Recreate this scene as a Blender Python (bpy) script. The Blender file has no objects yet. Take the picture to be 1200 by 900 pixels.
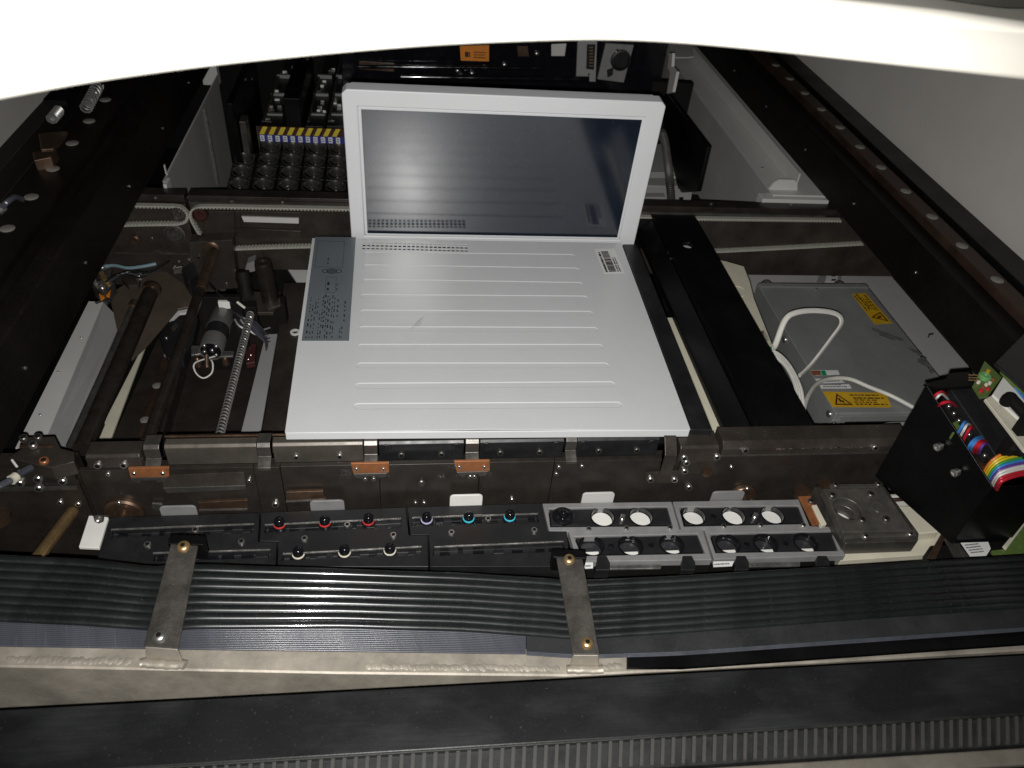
import bpy, bmesh, math, random
from mathutils import Vector as V, Matrix
random.seed(7)
sc = bpy.context.scene
col = sc.collection

# ---------------------------------------------------------------- camera
FPX = 905.0
_dy = V((-125, -795, FPX)).normalized()
_dx = V(((795*55+FPX*FPX)/125.0, -55, FPX)).normalized()
_dz = _dx.cross(_dy)
CAM = V((0, 0, .60))
def ray(px, py):
    v = V((px-600, py-450, FPX))
    return V((_dx.dot(v), _dy.dot(v), _dz.dot(v)))
def P(px, py, z=0.0):
    d = ray(px, py); return CAM + d*((z-CAM.z)/d.z)
def PY(px, py, y):
    d = ray(px, py); return CAM + d*((y-CAM.y)/d.y)
def PX(px, py, x):
    d = ray(px, py); return CAM + d*((x-CAM.x)/d.x)
cx = V((_dx[0], _dy[0], _dz[0])); cy = -V((_dx[1], _dy[1], _dz[1])); cz = -V((_dx[2], _dy[2], _dz[2]))
cd = bpy.data.cameras.new('camera'); cam = bpy.data.objects.new('camera', cd); col.objects.link(cam)
cam.matrix_world = Matrix(((cx.x, cy.x, cz.x, CAM.x), (cx.y, cy.y, cz.y, CAM.y), (cx.z, cy.z, cz.z, CAM.z), (0, 0, 0, 1)))
cd.sensor_width = 36; cd.lens = FPX/1200*36; cd.clip_start = .01; cd.clip_end = 50
cd.dof.use_dof = True; cd.dof.focus_distance = .85; cd.dof.aperture_fstop = 11
sc.camera = cam

# ---------------------------------------------------------------- light: the phone's flash, next to the lens
w = bpy.data.worlds.new('World'); sc.world = w; w.use_nodes = True
w.node_tree.nodes['Background'].inputs[0].default_value = (.9, .95, 1, 1)
w.node_tree.nodes['Background'].inputs[1].default_value = .002
ld = bpy.data.lights.new('flash', 'SPOT'); lo = bpy.data.objects.new('flash', ld); col.objects.link(lo)
lo.matrix_world = cam.matrix_world.copy(); lo.location = CAM - cy*.014 - cx*.004
ld.energy = 41; ld.spot_size = math.radians(122); ld.spot_blend = 1.0; ld.shadow_soft_size = .003
ld.color = (1, .985, .962)
sc.view_settings.view_transform = 'Standard'; sc.view_settings.look = 'None'
sc.view_settings.exposure = 0; sc.view_settings.gamma = 1
sc.render.engine = 'CYCLES'

# ---------------------------------------------------------------- materials
MATS = {}
def mat(name, c, rough=.5, *a_, crough=.26, **k_):
    m = mat0(name, c, rough, *a_, **k_); m.node_tree.nodes['Principled BSDF'].inputs['Coat Roughness'].default_value = crough; return m
def mat0(name, c, rough=.5, metal=0., var=.15, scale=40., bump=0., bscale=None, spec=.5, rvar=.1, dust=0., coat=0., dustscale=900., c2=None, stretch=None, ior=None):
    m = bpy.data.materials.new(name); m.use_nodes = True; MATS[name] = m
    nt = m.node_tree; b = nt.nodes['Principled BSDF']; L = nt.links.new
    tc = nt.nodes.new('ShaderNodeTexCoord'); co = tc.outputs['Object']
    if stretch:
        mp = nt.nodes.new('ShaderNodeMapping'); mp.inputs['Scale'].default_value = stretch
        L(co, mp.inputs[0]); co = mp.outputs[0]
    n = nt.nodes.new('ShaderNodeTexNoise'); n.inputs['Scale'].default_value = scale; n.inputs['Detail'].default_value = 6
    n.inputs['Roughness'].default_value = .65
    L(co, n.inputs['Vector'])
    r = nt.nodes.new('ShaderNodeValToRGB'); L(n.outputs['Fac'], r.inputs[0])
    r.color_ramp.elements[0].position = .3; r.color_ramp.elements[1].position = .7
    a = [max(0, x*(1-var)) for x in c]; d = c2 if c2 else [min(1, x*(1+var)) for x in c]
    r.color_ramp.elements[0].color = (*a, 1); r.color_ramp.elements[1].color = (*d, 1)
    colout = r.outputs[0]
    if dust > 0:
        n2 = nt.nodes.new('ShaderNodeTexNoise'); n2.inputs['Scale'].default_value = dustscale; n2.inputs['Detail'].default_value = 2
        L(tc.outputs['Object'], n2.inputs['Vector'])
        r2 = nt.nodes.new('ShaderNodeValToRGB'); L(n2.outputs['Fac'], r2.inputs[0])
        r2.color_ramp.elements[0].position = .66; r2.color_ramp.elements[1].position = .74
        r2.color_ramp.elements[1].color = (dust, dust, dust, 1)
        mx = nt.nodes.new('ShaderNodeMix'); mx.data_type = 'RGBA'
        L(r2.outputs[0], mx.inputs['Factor']); L(colout, mx.inputs['A']); mx.inputs['B'].default_value = (.45, .44, .42, 1)
        colout = mx.outputs['Result']
    L(colout, b.inputs['Base Color'])
    mr = nt.nodes.new('ShaderNodeMapRange'); L(n.outputs['Fac'], mr.inputs['Value'])
    mr.inputs['From Min'].default_value = .3; mr.inputs['From Max'].default_value = .7
    mr.inputs['To Min'].default_value = max(.02, rough-rvar); mr.inputs['To Max'].default_value = min(1, rough+rvar)
    L(mr.outputs[0], b.inputs['Roughness'])
    b.inputs['Metallic'].default_value = metal
    b.inputs['Specular IOR Level'].default_value = spec
    if ior: b.inputs['IOR'].default_value = ior
    if coat: b.inputs['Coat Weight'].default_value = coat; b.inputs['Coat Roughness'].default_value = .26
    if bump > 0:
        nb = nt.nodes.new('ShaderNodeTexNoise'); nb.inputs['Scale'].default_value = bscale or scale*8; nb.inputs['Detail'].default_value = 4
        L(co, nb.inputs['Vector'])
        bp = nt.nodes.new('ShaderNodeBump'); bp.inputs['Strength'].default_value = bump; bp.inputs['Distance'].default_value = .001
        L(nb.outputs['Fac'], bp.inputs['Height']); L(bp.outputs[0], b.inputs['Normal'])
    return m
mat('lid_paint', (.56, .57, .576), .36, var=.02, scale=14, bump=.16, bscale=1400, spec=.5, rvar=.02, coat=.42)
mat('bezel', (.62, .63, .64), .38, var=.02, scale=10, bump=.1, bscale=2500, rvar=.03)
mat('screen', (.008, .012, .022), .115, var=.2, scale=20, spec=1.0, rvar=.02, ior=1.65, dust=.12, dustscale=520)
mat('hood_white', (.56, .54, .48), .45, var=.04, scale=8, bump=.05)
mat('hood_shell', (.03, .03, .025), .5, var=.1, scale=10)
mat('wall_paint', (.50, .48, .445), .6, var=.06, scale=4, bump=.05, bscale=300)
mat('sheet_grey', (.26, .26, .255), .5, var=.08, scale=6, bump=.05, bscale=500)
mat('sheet_light', (.52, .51, .49), .5, var=.05, scale=8, bump=.04)
mat('beam_brown', (.052, .043, .036), .36, .45, var=.35, scale=22, bump=.12, bscale=500, dust=.12, rvar=.12)
mat('beam_face', (.031, .0255, .0215), .34, .35, var=.3, scale=30, bump=.06, bscale=700, dust=.08, rvar=.1)
mat('black_paint', (.0025, .0025, .0026), .42, var=.3, scale=14, bump=.08, bscale=800, spec=.25, dust=.03)
mat('rail_black', (.0055, .0042, .0034), .5, var=.4, scale=9, bump=.15, bscale=500, spec=.2, dust=.02, dustscale=260)
mat('rail_brown', (.03, .016, .010), .5, .2, var=.4, scale=30, bump=.1)
mat('bracket_brown', (.13, .10, .078), .42, .45, var=.2, scale=14, bump=.05)
mat('plate_brown', (.10, .088, .074), .42, .5, var=.2, scale=40, bump=.06)
mat('ring_metal', (.07, .067, .063), .27, .6, var=.2)
mat('guard_grey', (.36, .355, .345), .5, var=.06, scale=8, bump=.04)
mat('stain', (.12, .12, .118), .4, var=.3, scale=60)
mat('trim_metal', (.16, .145, .12), .5, .4, var=.2, scale=30, bump=.1)
mat('motor_grey', (.15, .148, .14), .4, .4, var=.15)
mat('thread', (.24, .235, .225), .35, .6, var=.1)
mat('plug', (.20, .19, .165), .5, .2, var=.15, scale=200)
mat('black_plastic', (.0105, .011, .012), .42, var=.25, scale=40, bump=.08, bscale=1500, dust=.08, dustscale=1400)
mat('black_gloss', (.006, .006, .008), .12, var=.2, scale=50, spec=.6)
mat('steel', (.5, .485, .46), .28, .9, var=.18, scale=90, bump=.05)
mat('steel_dark', (.13, .122, .11), .38, .75, var=.25, scale=60, bump=.1, bscale=900, dust=.12)
mat('shaft_dark', (.04, .032, .026), .3, .6, var=.3, scale=50, bump=.04)
mat('bronze', (.14, .09, .06), .38, .8, var=.3, scale=60)
mat('copper_plate', (.30, .115, .045), .42, .35, var=.3, scale=70, bump=.1)
mat('brass', (.62, .42, .20), .3, .85, var=.1, scale=80)
mat('zinc', (.30, .305, .30), .45, .35, var=.16, scale=9, bump=.08, bscale=200, stretch=(1, .6, 1), rvar=.12)
mat('mag_grey', (.22, .22, .217), .5, .15, var=.1, scale=60, bump=.06, bscale=900)
mat('block_metal', (.115, .108, .095), .42, .55, var=.3, scale=50, bump=.18, bscale=700, dust=.3)
mat('cream', (.58, .545, .43), .55, var=.08, scale=20, bump=.05)
mat('white_plastic', (.70, .69, .65), .45, var=.05, scale=30)
mat('white_paint', (.62, .61, .59), .5, var=.05, scale=14)
mat('cable_white', (.62, .61, .555), .45, var=.08, scale=40)
mat('strap', (.058, .053, .046), .5, .45, var=.35, scale=60, bump=.25, bscale=700, dust=.25)
mat('weld_alu', (.36, .325, .27), .48, .45, var=.22, scale=26, bump=.3, bscale=130, rvar=.12)
mat('cable_black', (.010, .011, .0115), .30, var=.3, scale=25, bump=.02, bscale=500, dust=.07, dustscale=620, rvar=.08, spec=.45, coat=.7, crough=.085)
mat('ribbon_grey', (.05, .053, .064), .32, var=.15, scale=40, rvar=.08, dust=.2)
mat('band_black', (.019, .020, .0205), .5, var=.2, scale=30, bump=.1, dust=.1, dustscale=700)
mat('rib_rubber', (.010, .0105, .010), .55, var=.3, scale=60, bump=.15, bscale=900)
mat('rib_grey', (.035, .034, .031), .6, var=.3, scale=60, bump=.15, bscale=900)  # ribs paler than the strip between them
mat('plate_print', (.118, .135, .146), .4, .0, var=.05, scale=10)
mat('ink', (.012, .012, .014), .5, var=.1)
mat('ink_red', (.06, .012, .008), .5, var=.1)
mat('ink_grey', (.16, .16, .16), .5, var=.1)
mat('paper', (.66, .66, .64), .55, var=.04, scale=30)
mat('warn_yellow', (.56, .34, .012), .45, var=.1, scale=50)
mat('hazard_yellow', (.55, .44, .03), .5, var=.15, scale=200)
mat('blue', (.02, .03, .20), .5, var=.2)
mat('orange', (.62, .20, .012), .5, var=.15, scale=200)
mat('red_wire', (.45, .015, .03), .35, var=.1)
mat('blue_wire', (.05, .22, .55), .35, var=.1)
mat('yellow_wire', (.6, .42, .02), .35, var=.1)
mat('green_wire', (.04, .30, .06), .35, var=.1)
mat('orange_wire', (.6, .16, .02), .35, var=.1)
mat('violet_wire', (.12, .05, .30), .35, var=.1)
mat('white_wire', (.65, .64, .6), .35, var=.05)
mat('pcb', (.09, .14, .035), .4, var=.2, scale=200)
mat('green_comp', (.14, .34, .12), .4, var=.2, scale=100)
mat('teal', (.0, .24, .12), .4, var=.15)
mat('red_ring', (.42, .03, .03), .3, var=.1)
mat('blue_ring', (.05, .42, .55), .3, var=.1)
mat('lilac_ring', (.38, .36, .55), .3, var=.1)
mat('ivory_ring', (.55, .52, .42), .35, var=.1)
mat('maroon', (.045, .012, .010), .5, var=.2)
mat('belt', (.34, .335, .29), .55, var=.12, scale=200)
mat('hose', (.05, .047, .044), .5, var=.2, scale=60)
mat('hose_blue', (.16, .24, .27), .45, var=.1)
mat('lens', (.03, .03, .033), .15, var=.2, spec=.8)
mat('cavity_shade', (.004, .004, .004), .8, var=.2, spec=.2)  # near black put on recesses and the lid hollow as shade
mat('base_black', (.006, .0055, .005), .7, var=.4, scale=10, spec=.2)

# black sheet with grey wear for the pad in front
def pad_material():
    m = mat('pad_rubber', (.0042, .0047, .0048), .42, var=.3, scale=5, bump=.1, bscale=300, dust=.05, dustscale=420, rvar=.04)
    nt = m.node_tree; b = nt.nodes['Principled BSDF']; L = nt.links.new
    tc = nt.nodes.new('ShaderNodeTexCoord')
    n = nt.nodes.new('ShaderNodeTexNoise'); n.inputs['Scale'].default_value = 13; n.inputs['Detail'].default_value = 4
    mp = nt.nodes.new('ShaderNodeMapping'); mp.inputs['Scale'].default_value = (1.0, 2.0, 1); mp.inputs['Rotation'].default_value = (0, 0, .5)
    L(tc.outputs['Object'], mp.inputs[0]); L(mp.outputs[0], n.inputs['Vector'])
    r = nt.nodes.new('ShaderNodeValToRGB'); L(n.outputs['Fac'], r.inputs[0])
    r.color_ramp.elements[0].position = .42; r.color_ramp.elements[1].position = .64
    mp2 = nt.nodes.new('ShaderNodeMapping'); mp2.inputs['Scale'].default_value = (6, 160, 6)
    n2 = nt.nodes.new('ShaderNodeTexNoise'); n2.inputs['Scale'].default_value = 5; n2.inputs['Detail'].default_value = 5
    L(tc.outputs['Object'], mp2.inputs[0]); L(mp2.outputs[0], n2.inputs['Vector'])
    r2 = nt.nodes.new('ShaderNodeValToRGB'); L(n2.outputs['Fac'], r2.inputs[0])
    r2.color_ramp.elements[0].position = .35; r2.color_ramp.elements[1].position = .8
    r2.color_ramp.elements[0].color = (.45, .45, .45, 1)
    mul = nt.nodes.new('ShaderNodeMath'); mul.operation = 'MULTIPLY'
    L(r.outputs[0], mul.inputs[0]); L(r2.outputs[0], mul.inputs[1])
    mx = nt.nodes.new('ShaderNodeMix'); mx.data_type = 'RGBA'
    old = b.inputs['Base Color'].links[0].from_socket
    L(mul.outputs[0], mx.inputs['Factor']); L(old, mx.inputs['A']); mx.inputs['B'].default_value = (.019, .0205, .0205, 1)
    L(mx.outputs['Result'], b.inputs['Base Color'])
pad_material()

# ---------------------------------------------------------------- mesh helpers
class MB:
    def __init__(s): s.v = []; s.f = []
    def add(s, vs, fs):
        o = len(s.v); s.v += [V(x) for x in vs]; s.f += [[i+o for i in f] for f in fs]; return s
    def prism(s, pts, vec):
        pts = [V(p) for p in pts]; n = len(pts); vec = V(vec)
        fs = [list(range(n)), list(range(2*n-1, n-1, -1))]
        fs += [[i, i+n, (i+1) % n+n, (i+1) % n] for i in range(n)]
        return s.add(pts+[p+vec for p in pts], fs)
    def box(s, x0, x1, y0, y1, z0, z1):
        return s.prism([(x0, y0, z0), (x1, y0, z0), (x1, y1, z0), (x0, y1, z0)], (0, 0, z1-z0))
    def obox(s, c, ax, ay, az):
        c, ax, ay, az = V(c), V(ax), V(ay), V(az)
        return s.prism([c-ax-ay-az, c+ax-ay-az, c+ax+ay-az, c-ax+ay-az], az*2)
    def slab(s, px, z, t): return s.prism([P(a, b, z) for a, b in px], (0, 0, -t))
    def face(s, px, y, t): return s.prism([PY(a, b, y) for a, b in px], (0, t, 0))
    def lathe(s, prof, o=(0, 0, 0), axis=(0, 0, 1), n=16):
        o = V(o); q = V(axis).to_track_quat('Z', 'Y'); vs = []; fs = []
        for r, h in prof:
            for k in range(n):
                a = 2*math.pi*k/n; vs.append(o+q @ V((r*math.cos(a), r*math.sin(a), h)))
        m = len(prof)
        for i in range(m-1):
            for k in range(n):
                fs.append([i*n+k, i*n+(k+1) % n, (i+1)*n+(k+1) % n, (i+1)*n+k])
        if prof[0][0] > 1e-6: fs.append(list(range(n-1, -1, -1)))
        if prof[-1][0] > 1e-6: fs.append([(m-1)*n+k for k in range(n)])
        return s.add(vs, fs)
    def cyl(s, p0, p1, r, r1=None, n=16):
        p0, p1 = V(p0), V(p1); l = (p1-p0).length
        return s.lathe([(r, 0), (r if r1 is None else r1, l)], p0, p1-p0, n)
    def tube(s, pts, r, n=8, ell=1.0, caps=True):
        pts = [V(p) for p in pts]; vs = []; fs = []; m = len(pts)
        up = V((0, 0, 1))
        for i, p in enumerate(pts):
            t = (pts[min(i+1, m-1)]-pts[max(i-1, 0)]).normalized()
            if abs(t.dot(up)) > .95: up = V((0, 1, 0))
            a = t.cross(up).normalized(); b = a.cross(t).normalized(); up = b
            for k in range(n):
                g = 2*math.pi*k/n; vs.append(p+a*(r*math.cos(g))+b*(r*ell*math.sin(g)))
        for i in range(m-1):
            for k in range(n): fs.append([i*n+k, i*n+(k+1) % n, (i+1)*n+(k+1) % n, (i+1)*n+k])
        if caps: fs += [list(range(n-1, -1, -1)), [(m-1)*n+k for k in range(n)]]
        return s.add(vs, fs)
    def mesh(s, name, m, ang=35):
        me = bpy.data.meshes.new(name); me.from_pydata([tuple(v) for v in s.v], [], s.f)
        bm = bmesh.new(); bm.from_mesh(me); bmesh.ops.remove_doubles(bm, verts=bm.verts, dist=1e-7)
        bmesh.ops.recalc_face_normals(bm, faces=bm.faces); bm.to_mesh(me); bm.free()
        if m: me.materials.append(MATS[m])
        me.shade_smooth(); me.set_sharp_from_angle(angle=math.radians(ang))
        return me

def spline(pts, n=8):
    pts = [V(p) for p in pts]; out = []
    for i in range(len(pts)-1):
        p0 = pts[max(i-1, 0)]; p1 = pts[i]; p2 = pts[i+1]; p3 = pts[min(i+2, len(pts)-1)]
        for k in range(n):
            t = k/n
            out.append(.5*((2*p1)+(p2-p0)*t+(2*p0-5*p1+4*p2-p3)*t*t+(3*p1-p0-3*p2+p3)*t**3))
    out.append(pts[-1]); return out

WO = {}
def tag(o, label=None, cat=None, group=None, kind=None):
    if label: o['label'] = label
    if cat: o['category'] = cat
    if group: o['group'] = group
    if kind: o['kind'] = kind
    return o
def thing(name, loc, label, cat, group=None, kind=None):
    o = bpy.data.objects.new(name, None); col.objects.link(o); o.location = V(loc); o.empty_display_size = .01
    WO[o] = V(loc); return tag(o, label, cat, group, kind)
def build(mb, name, m, parent=None, bevel=0., ang=35, seg=2):
    """link the collected shapes as one mesh object, its origin at the middle of its base"""
    xs = [v.x for v in mb.v]; ys = [v.y for v in mb.v]; zs = [v.z for v in mb.v]
    c = V(((min(xs)+max(xs))/2, (min(ys)+max(ys))/2, min(zs)))
    mb.v = [v-c for v in mb.v]
    o = bpy.data.objects.new(name, mb.mesh(name, m, ang)); col.objects.link(o)
    WO[o] = c
    if parent: o.parent = parent; o.location = c-WO[parent]
    else: o.location = c
    if bevel:
        b = o.modifiers.new('bevel', 'BEVEL'); b.width = bevel; b.segments = seg; b.limit_method = 'ANGLE'; b.angle_limit = math.radians(40); b.harden_normals = True
    return o
def inst(name, me, parent, loc, normal=(0, 0, 1), s=1.0, spin=0.):
    o = bpy.data.objects.new(name, me); col.objects.link(o)
    q = V(normal).to_track_quat('Z', 'Y'); o.rotation_mode = 'QUATERNION'
    if spin: q = q @ Matrix.Rotation(spin, 3, 'Z').to_quaternion()
    o.rotation_quaternion = q; o.scale = (s, s, s)
    WO[o] = V(loc)
    if parent: o.parent = parent; o.location = V(loc)-WO[parent]
    else: o.location = V(loc)
    return o
def copy_tree(o, parent=None, loc=None, label=None):
    c = o.copy(); col.objects.link(c)
    if parent: c.parent = parent
    if loc is not None: c.location = V(loc)
    WO[c] = V(c.location)
    if label: c['label'] = label
    for ch in list(o.children): copy_tree(ch, c)
    return c
def cut(o, mb):
    """boolean the shapes in mb out of object o and bake the result"""
    c = WO[o]; mb.v = [v-c for v in mb.v]
    co = bpy.data.objects.new('cutter', mb.mesh('cutter', None)); col.objects.link(co)
    co.matrix_world = Matrix.Translation(c)
    bpy.context.view_layer.update()
    b = o.modifiers.new('cut', 'BOOLEAN'); b.object = co; b.operation = 'DIFFERENCE'; b.solver = 'EXACT'
    if len(o.modifiers) > 1: o.modifiers.move(len(o.modifiers)-1, 0)
    bpy.context.view_layer.update()
    keep = [(m.type, getattr(m, 'width', 0), getattr(m, 'segments', 0)) for m in o.modifiers if m.type == 'BEVEL']
    for m in o.modifiers: m.show_viewport = (m.type == 'BOOLEAN')
    dg = bpy.context.evaluated_depsgraph_get(); dg.update()
    me = bpy.data.meshes.new_from_object(o.evaluated_get(dg)); o.modifiers.clear(); old = o.data; o.data = me; me.name = old.name
    me.shade_smooth(); me.set_sharp_from_angle(angle=math.radians(30))
    bpy.data.objects.remove(co)
    for t, wd, sg in keep:
        b = o.modifiers.new('bevel', 'BEVEL'); b.width = wd; b.segments = sg; b.limit_method = 'ANGLE'; b.angle_limit = math.radians(40); b.harden_normals = True
    return o

def screw_mesh(name, r, h, m):
    mb = MB(); h *= .8; mb.lathe([(r, -.0015), (r, h*.75), (r*.86, h), (r*.56, h), (r*.5, h*.15), (0, h*.15)], n=12)
    me = mb.mesh(name, m, 25); me.materials.append(MATS['cavity_shade'])
    for p in me.polygons:
        if max((me.vertices[i].co.xy.length for i in p.vertices)) < r*.6: p.material_index = 1  # recess faces take the black, shade put into their colour
    return me
SCREW = screw_mesh('screw', .0042, .004, 'steel')
SCREW_D = screw_mesh('screw_dark', .0042, .004, 'steel_dark')
SCREW_B = screw_mesh('screw_brass', .0068, .0045, 'brass')
SCREW_S = screw_mesh('screw_small', .0024, .0022, 'steel')
DOME = MB().lathe([(.006, -.001), (.006, .001), (.005, .003), (.0025, .0042), (0, .0045)], n=12).mesh('dome_screw', 'steel', 60)
def scr(par, p, n=(0, -1, 0), me=None, s=1.0, name='screw'): return inst(name, me or SCREW, par, p, n, s, random.random()*3)

def marks(mb, o, u, v, rows, h=.0003, seedlen=(.05, .16)):
    """illegible print: rows = (v0, height, u0, u1) fractions on the patch o,u,v"""
    o, u, v = V(o), V(u), V(v); n = u.cross(v).normalized()
    for v0, hh, u0, u1 in rows:
        a = u0
        while a < u1:
            l = random.uniform(*seedlen); e = min(u1, a+l)
            q = [o+u*a+v*v0, o+u*e+v*v0, o+u*e+v*(v0+hh), o+u*a+v*(v0+hh)]
            mb.prism([p+n*.00015 for p in q], n*h)
            a = e+random.uniform(.012, .035)

# ================================================================ the setting: the machine's inside
def struct(mb, name, m, parent=None, bevel=0):
    return tag(build(mb, name, m, parent, bevel), kind='structure')
struct(MB().box(-.78, 1.05, .30, 2.05, -.36, -.34), 'machine_floor', 'base_black')
struct(MB().box(-.58, -.555, .20, 2.05, .02, .95), 'wall_left', 'wall_paint')
struct(MB().box(-.80, -.78, .20, 2.05, -.36, .02), 'casing_left', 'base_black')
struct(MB().box(.785, .81, .20, 2.05, .03, .95), 'wall_right', 'wall_paint')
struct(MB().box(1.05, 1.07, .20, 2.05, -.36, .03), 'casing_right', 'base_black')
struct(MB().box(-.555, .785, 2.0, 2.03, -.34, .9), 'wall_back', 'base_black')

# ---- cover over the opening (white arch)
YH = .30
low = [(-900, 290), (-500, 215), (-200, 158), (0, 120), (110, 100), (230, 83), (330, 72), (450, 61), (560, 54), (700, 50), (800, 54), (900, 63), (1000, 74), (1100, 85), (1200, 96), (1400, 119), (2200, 215)]
upp = [(2200, 190), (1400, 52), (1200, 26), (1130, 16), (1060, 8), (980, 0), (850, -14), (600, -50), (300, -80), (0, -70), (-300, -20), (-900, 60)]
hood = thing('machine_cover', PY(600, 40, YH), 'white curved machine cover arching over the opening', 'machine cover')
def hy(a): return YH-.01+.10*max(0, min(1.6, (a-350)/850))
lo_pts = spline([PY(a, b, hy(a)) for a, b in low], 4); up_pts = spline([PY(a, b, hy(a)+.004) for a, b in upp], 4)
def clampx(ps, a=-.554, b=.784): return [V((min(max(p.x, a), b), p.y, p.z)) for p in ps]
lo_pts = clampx(lo_pts); up_pts = clampx(up_pts)
build(MB().prism(lo_pts+up_pts, (0, .03, 0)), 'cover_rim', 'hood_white', hood, .004, seg=3)
sh = [V((p.x, p.y+.036, p.z-.006)) for p in up_pts]
build(MB().prism(sh+[V((p.x, p.y+.06, .92)) for p in reversed(sh)], (0, .012, 0)), 'cover_shell', 'hood_shell', hood)

# ---- gantry beams on both sides
ZR = .13
def gantry(side, label):
    t = thing('gantry_beam', (-.43 if side < 0 else .74, 1.1, .05), label, 'gantry beam')
    y0, y1 = .12, 1.98
    if side < 0:
        build(MB().box(-.50, -.372, y0, y1, .052, ZR), 'beam', 'rail_black', t, .003)
        build(MB().box(-.458, -.404, y0, y1, ZR, ZR+.012), 'guide_rail', 'rail_black', t, .002)
        build(MB().box(-.398, -.392, y0, y1, ZR, ZR+.006), 'cable_strip', 'rail_black', t)
        build(MB().box(-.5545, -.50, y0, y1, .02, .10), 'side_ledge', 'rail_black', t)
        bolts = [(123, 117), (105, 142), (85, 168), (63, 198), (38, 231), (9, 268)]; zb = ZR+.012
    else:
        build(MB().box(.668, .7845, y0, y1, .052, ZR-.012), 'beam', 'rail_black', t, .003)
        build(MB().box(.695, .722, y0, y1, ZR-.012, ZR), 'guide_rail', 'rail_brown', t, .002)
        build(MB().box(.728, .770, y0, y1, ZR-.012, ZR+.004), 'cover_strip', 'black_paint', t, .003)
        bolts = [(902, 76), (919, 92), (937, 109), (957, 128), (979, 149), (1003, 172), (1029, 196), (1058, 224), (1090, 254), (1125, 288), (1166, 328)]; zb = ZR
    disc = MB().lathe([(.0078, -.002), (.0078, .0006), (.0068, .0012), (0, .0012)], n=14).mesh('plug', 'plug', 40)
    for a, b in bolts:
        p = P(a, b, zb); inst('bolt_plug', disc, t, V(((-.4285 if side < 0 else .7085), p.y, zb)))
    xs = -.3715 if side < 0 else .6675
    for k in range(7):
        scr(t, (xs, .62+k*.19, .085), (1 if side < 0 else -1, 0, 0), SCREW_S, .8)
    return t
gl = gantry(-1, 'long black gantry beam with pale round plugs beside the toothed belts')
gr = gantry(1, 'long black gantry beam with rusty plug strip below the big pale wall')
# small bracket and spring coil on the left beam
t = thing('sensor_bracket', P(60, 165, .14), 'small tan bracket bolted on the black gantry beam', 'bracket')
mb = MB().slab([(45, 156), (80, 153), (70, 168), (62, 174), (48, 175)], .165, .004); mb.slab([(38, 178), (66, 174), (60, 184), (40, 188)], .155, .018)
build(mb, 'plate', 'bronze', t, .001)
build(MB().box(-.5, -.47, 1.12, 1.2, .1425, .150), 'foot', 'black_paint', t)
build(MB().tube([P(60, 140, .17)+V((.006*math.cos(k*.9), k*.0005, .006*math.sin(k*.9))) for k in range(60)], .0012, 5), 'spring', 'thread', t)
tag(build(MB().tube([P(100, 128, .16)+(P(115, 100, .16)-P(100, 128, .16))*(k/90)+V((.007*math.cos(k*.7), 0, .007*math.sin(k*.7))) for k in range(91)], .0013, 5), 'coil_spring', 'thread'), 'thin steel coil spring lying along the gantry beam', 'spring')

t = thing('wire_loom', P(5, 245, .15), 'pale wire looped over the black gantry beam end', 'wire')
build(MB().tube(spline([P(-25, 262, .147), P(0, 246, .152), P(8, 237, .160), P(18, 231, .158), P(26, 234, .147)], 8), .003, 8), 'wire', 'ribbon_grey', t)
build(MB().lathe([(.005, -.004), (.005, .004)], P(1, 245, .152), (.6, .8, .3), 12), 'tie', 'steel', t)
# ---- sheet metal funnel walls of the rear bay
def guard(side):
    if side > 0:
        t = thing('guard_panel', P(907, 232, .02), 'pale grey sheet panel with folded flange beside the rusty plug strip', 'sheet panel', 'sheet panels of the rear bay')
        xf = P(907, 230, .02).x; xo = .666
        y0 = 1.15; y1 = 1.93
        build(MB().box(xf, xf+.003, y0, y1, -.33, .018), 'side_sheet', 'guard_grey', t)
        build(MB().box(xf, xo+.05, y0+.0, y1, .018, .021), 'flange', 'sheet_light', t)
        mb = MB(); mb.prism([(xf-.002, y0+.018, .021), (xf+.004, y0+.018, .034), (xf+.012, y0+.018, .040), (xo-.012, y0+.018, .040), (xo-.004, y0+.018, .034), (xo, y0+.018, .021)], (0, .004, 0))
        build(mb, 'end_lip', 'sheet_light', t)
        build(MB().box(xo-.004, xo-.0015, y0+.022, y1, .0215, .05), 'outer_lip', 'sheet_light', t)
        build(MB().box(xf-.02, xo+.05, y0-.008, y0+.015, -.01, .0165), 'foot_strip', 'sheet_light', t, .001)
        scr(t, P(887, 197, .021)+V((.01, 0, 0)), (0, 0, 1), SCREW_S)
        for q in ((835, 116), (849, 129)): scr(t, V((xf, P(*q, .0).y, -.02)), (-1, 0, 0), SCREW_S, .6)
    else:
        t = thing('guard_panel', P(200, 210, .02), 'dark grey sheet panel with folded flange behind the belt pulleys', 'sheet panel', 'sheet panels of the rear bay')
        xf = P(195, 206, .02).x; xo = -.375
        y0 = 1.15; y1 = 1.6
        build(MB().box(xf-.003, xf, y0, y1, -.33, .018), 'side_sheet', 'guard_grey', t)
        build(MB().box(xo, xf, y0+.02, y1, .018, .021), 'flange', 'sheet_light', t)
        build(MB().box(xo+.0, xf+.004, y0-.008, y0+.015, -.01, .016), 'foot_strip', 'sheet_light', t, .001)
        build(MB().box(xo, xf+.0, y0+.016, y0+.02, .0215, .036), 'end_lip', 'sheet_light', t)
        a = PX(239, 127, xf+.001); b_ = PX(254, 220, xf+.001)
        build(MB().box(xf, xf+.004, a.y-.002, a.y+.002, b_.z, a.z), 'seam', 'steel', t)
        build(MB().box(xf-.03, xf, y1, y1+.02, .0, .04), 'clip', 'sheet_light', t)
    return t
guard(1); guard(-1)

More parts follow.
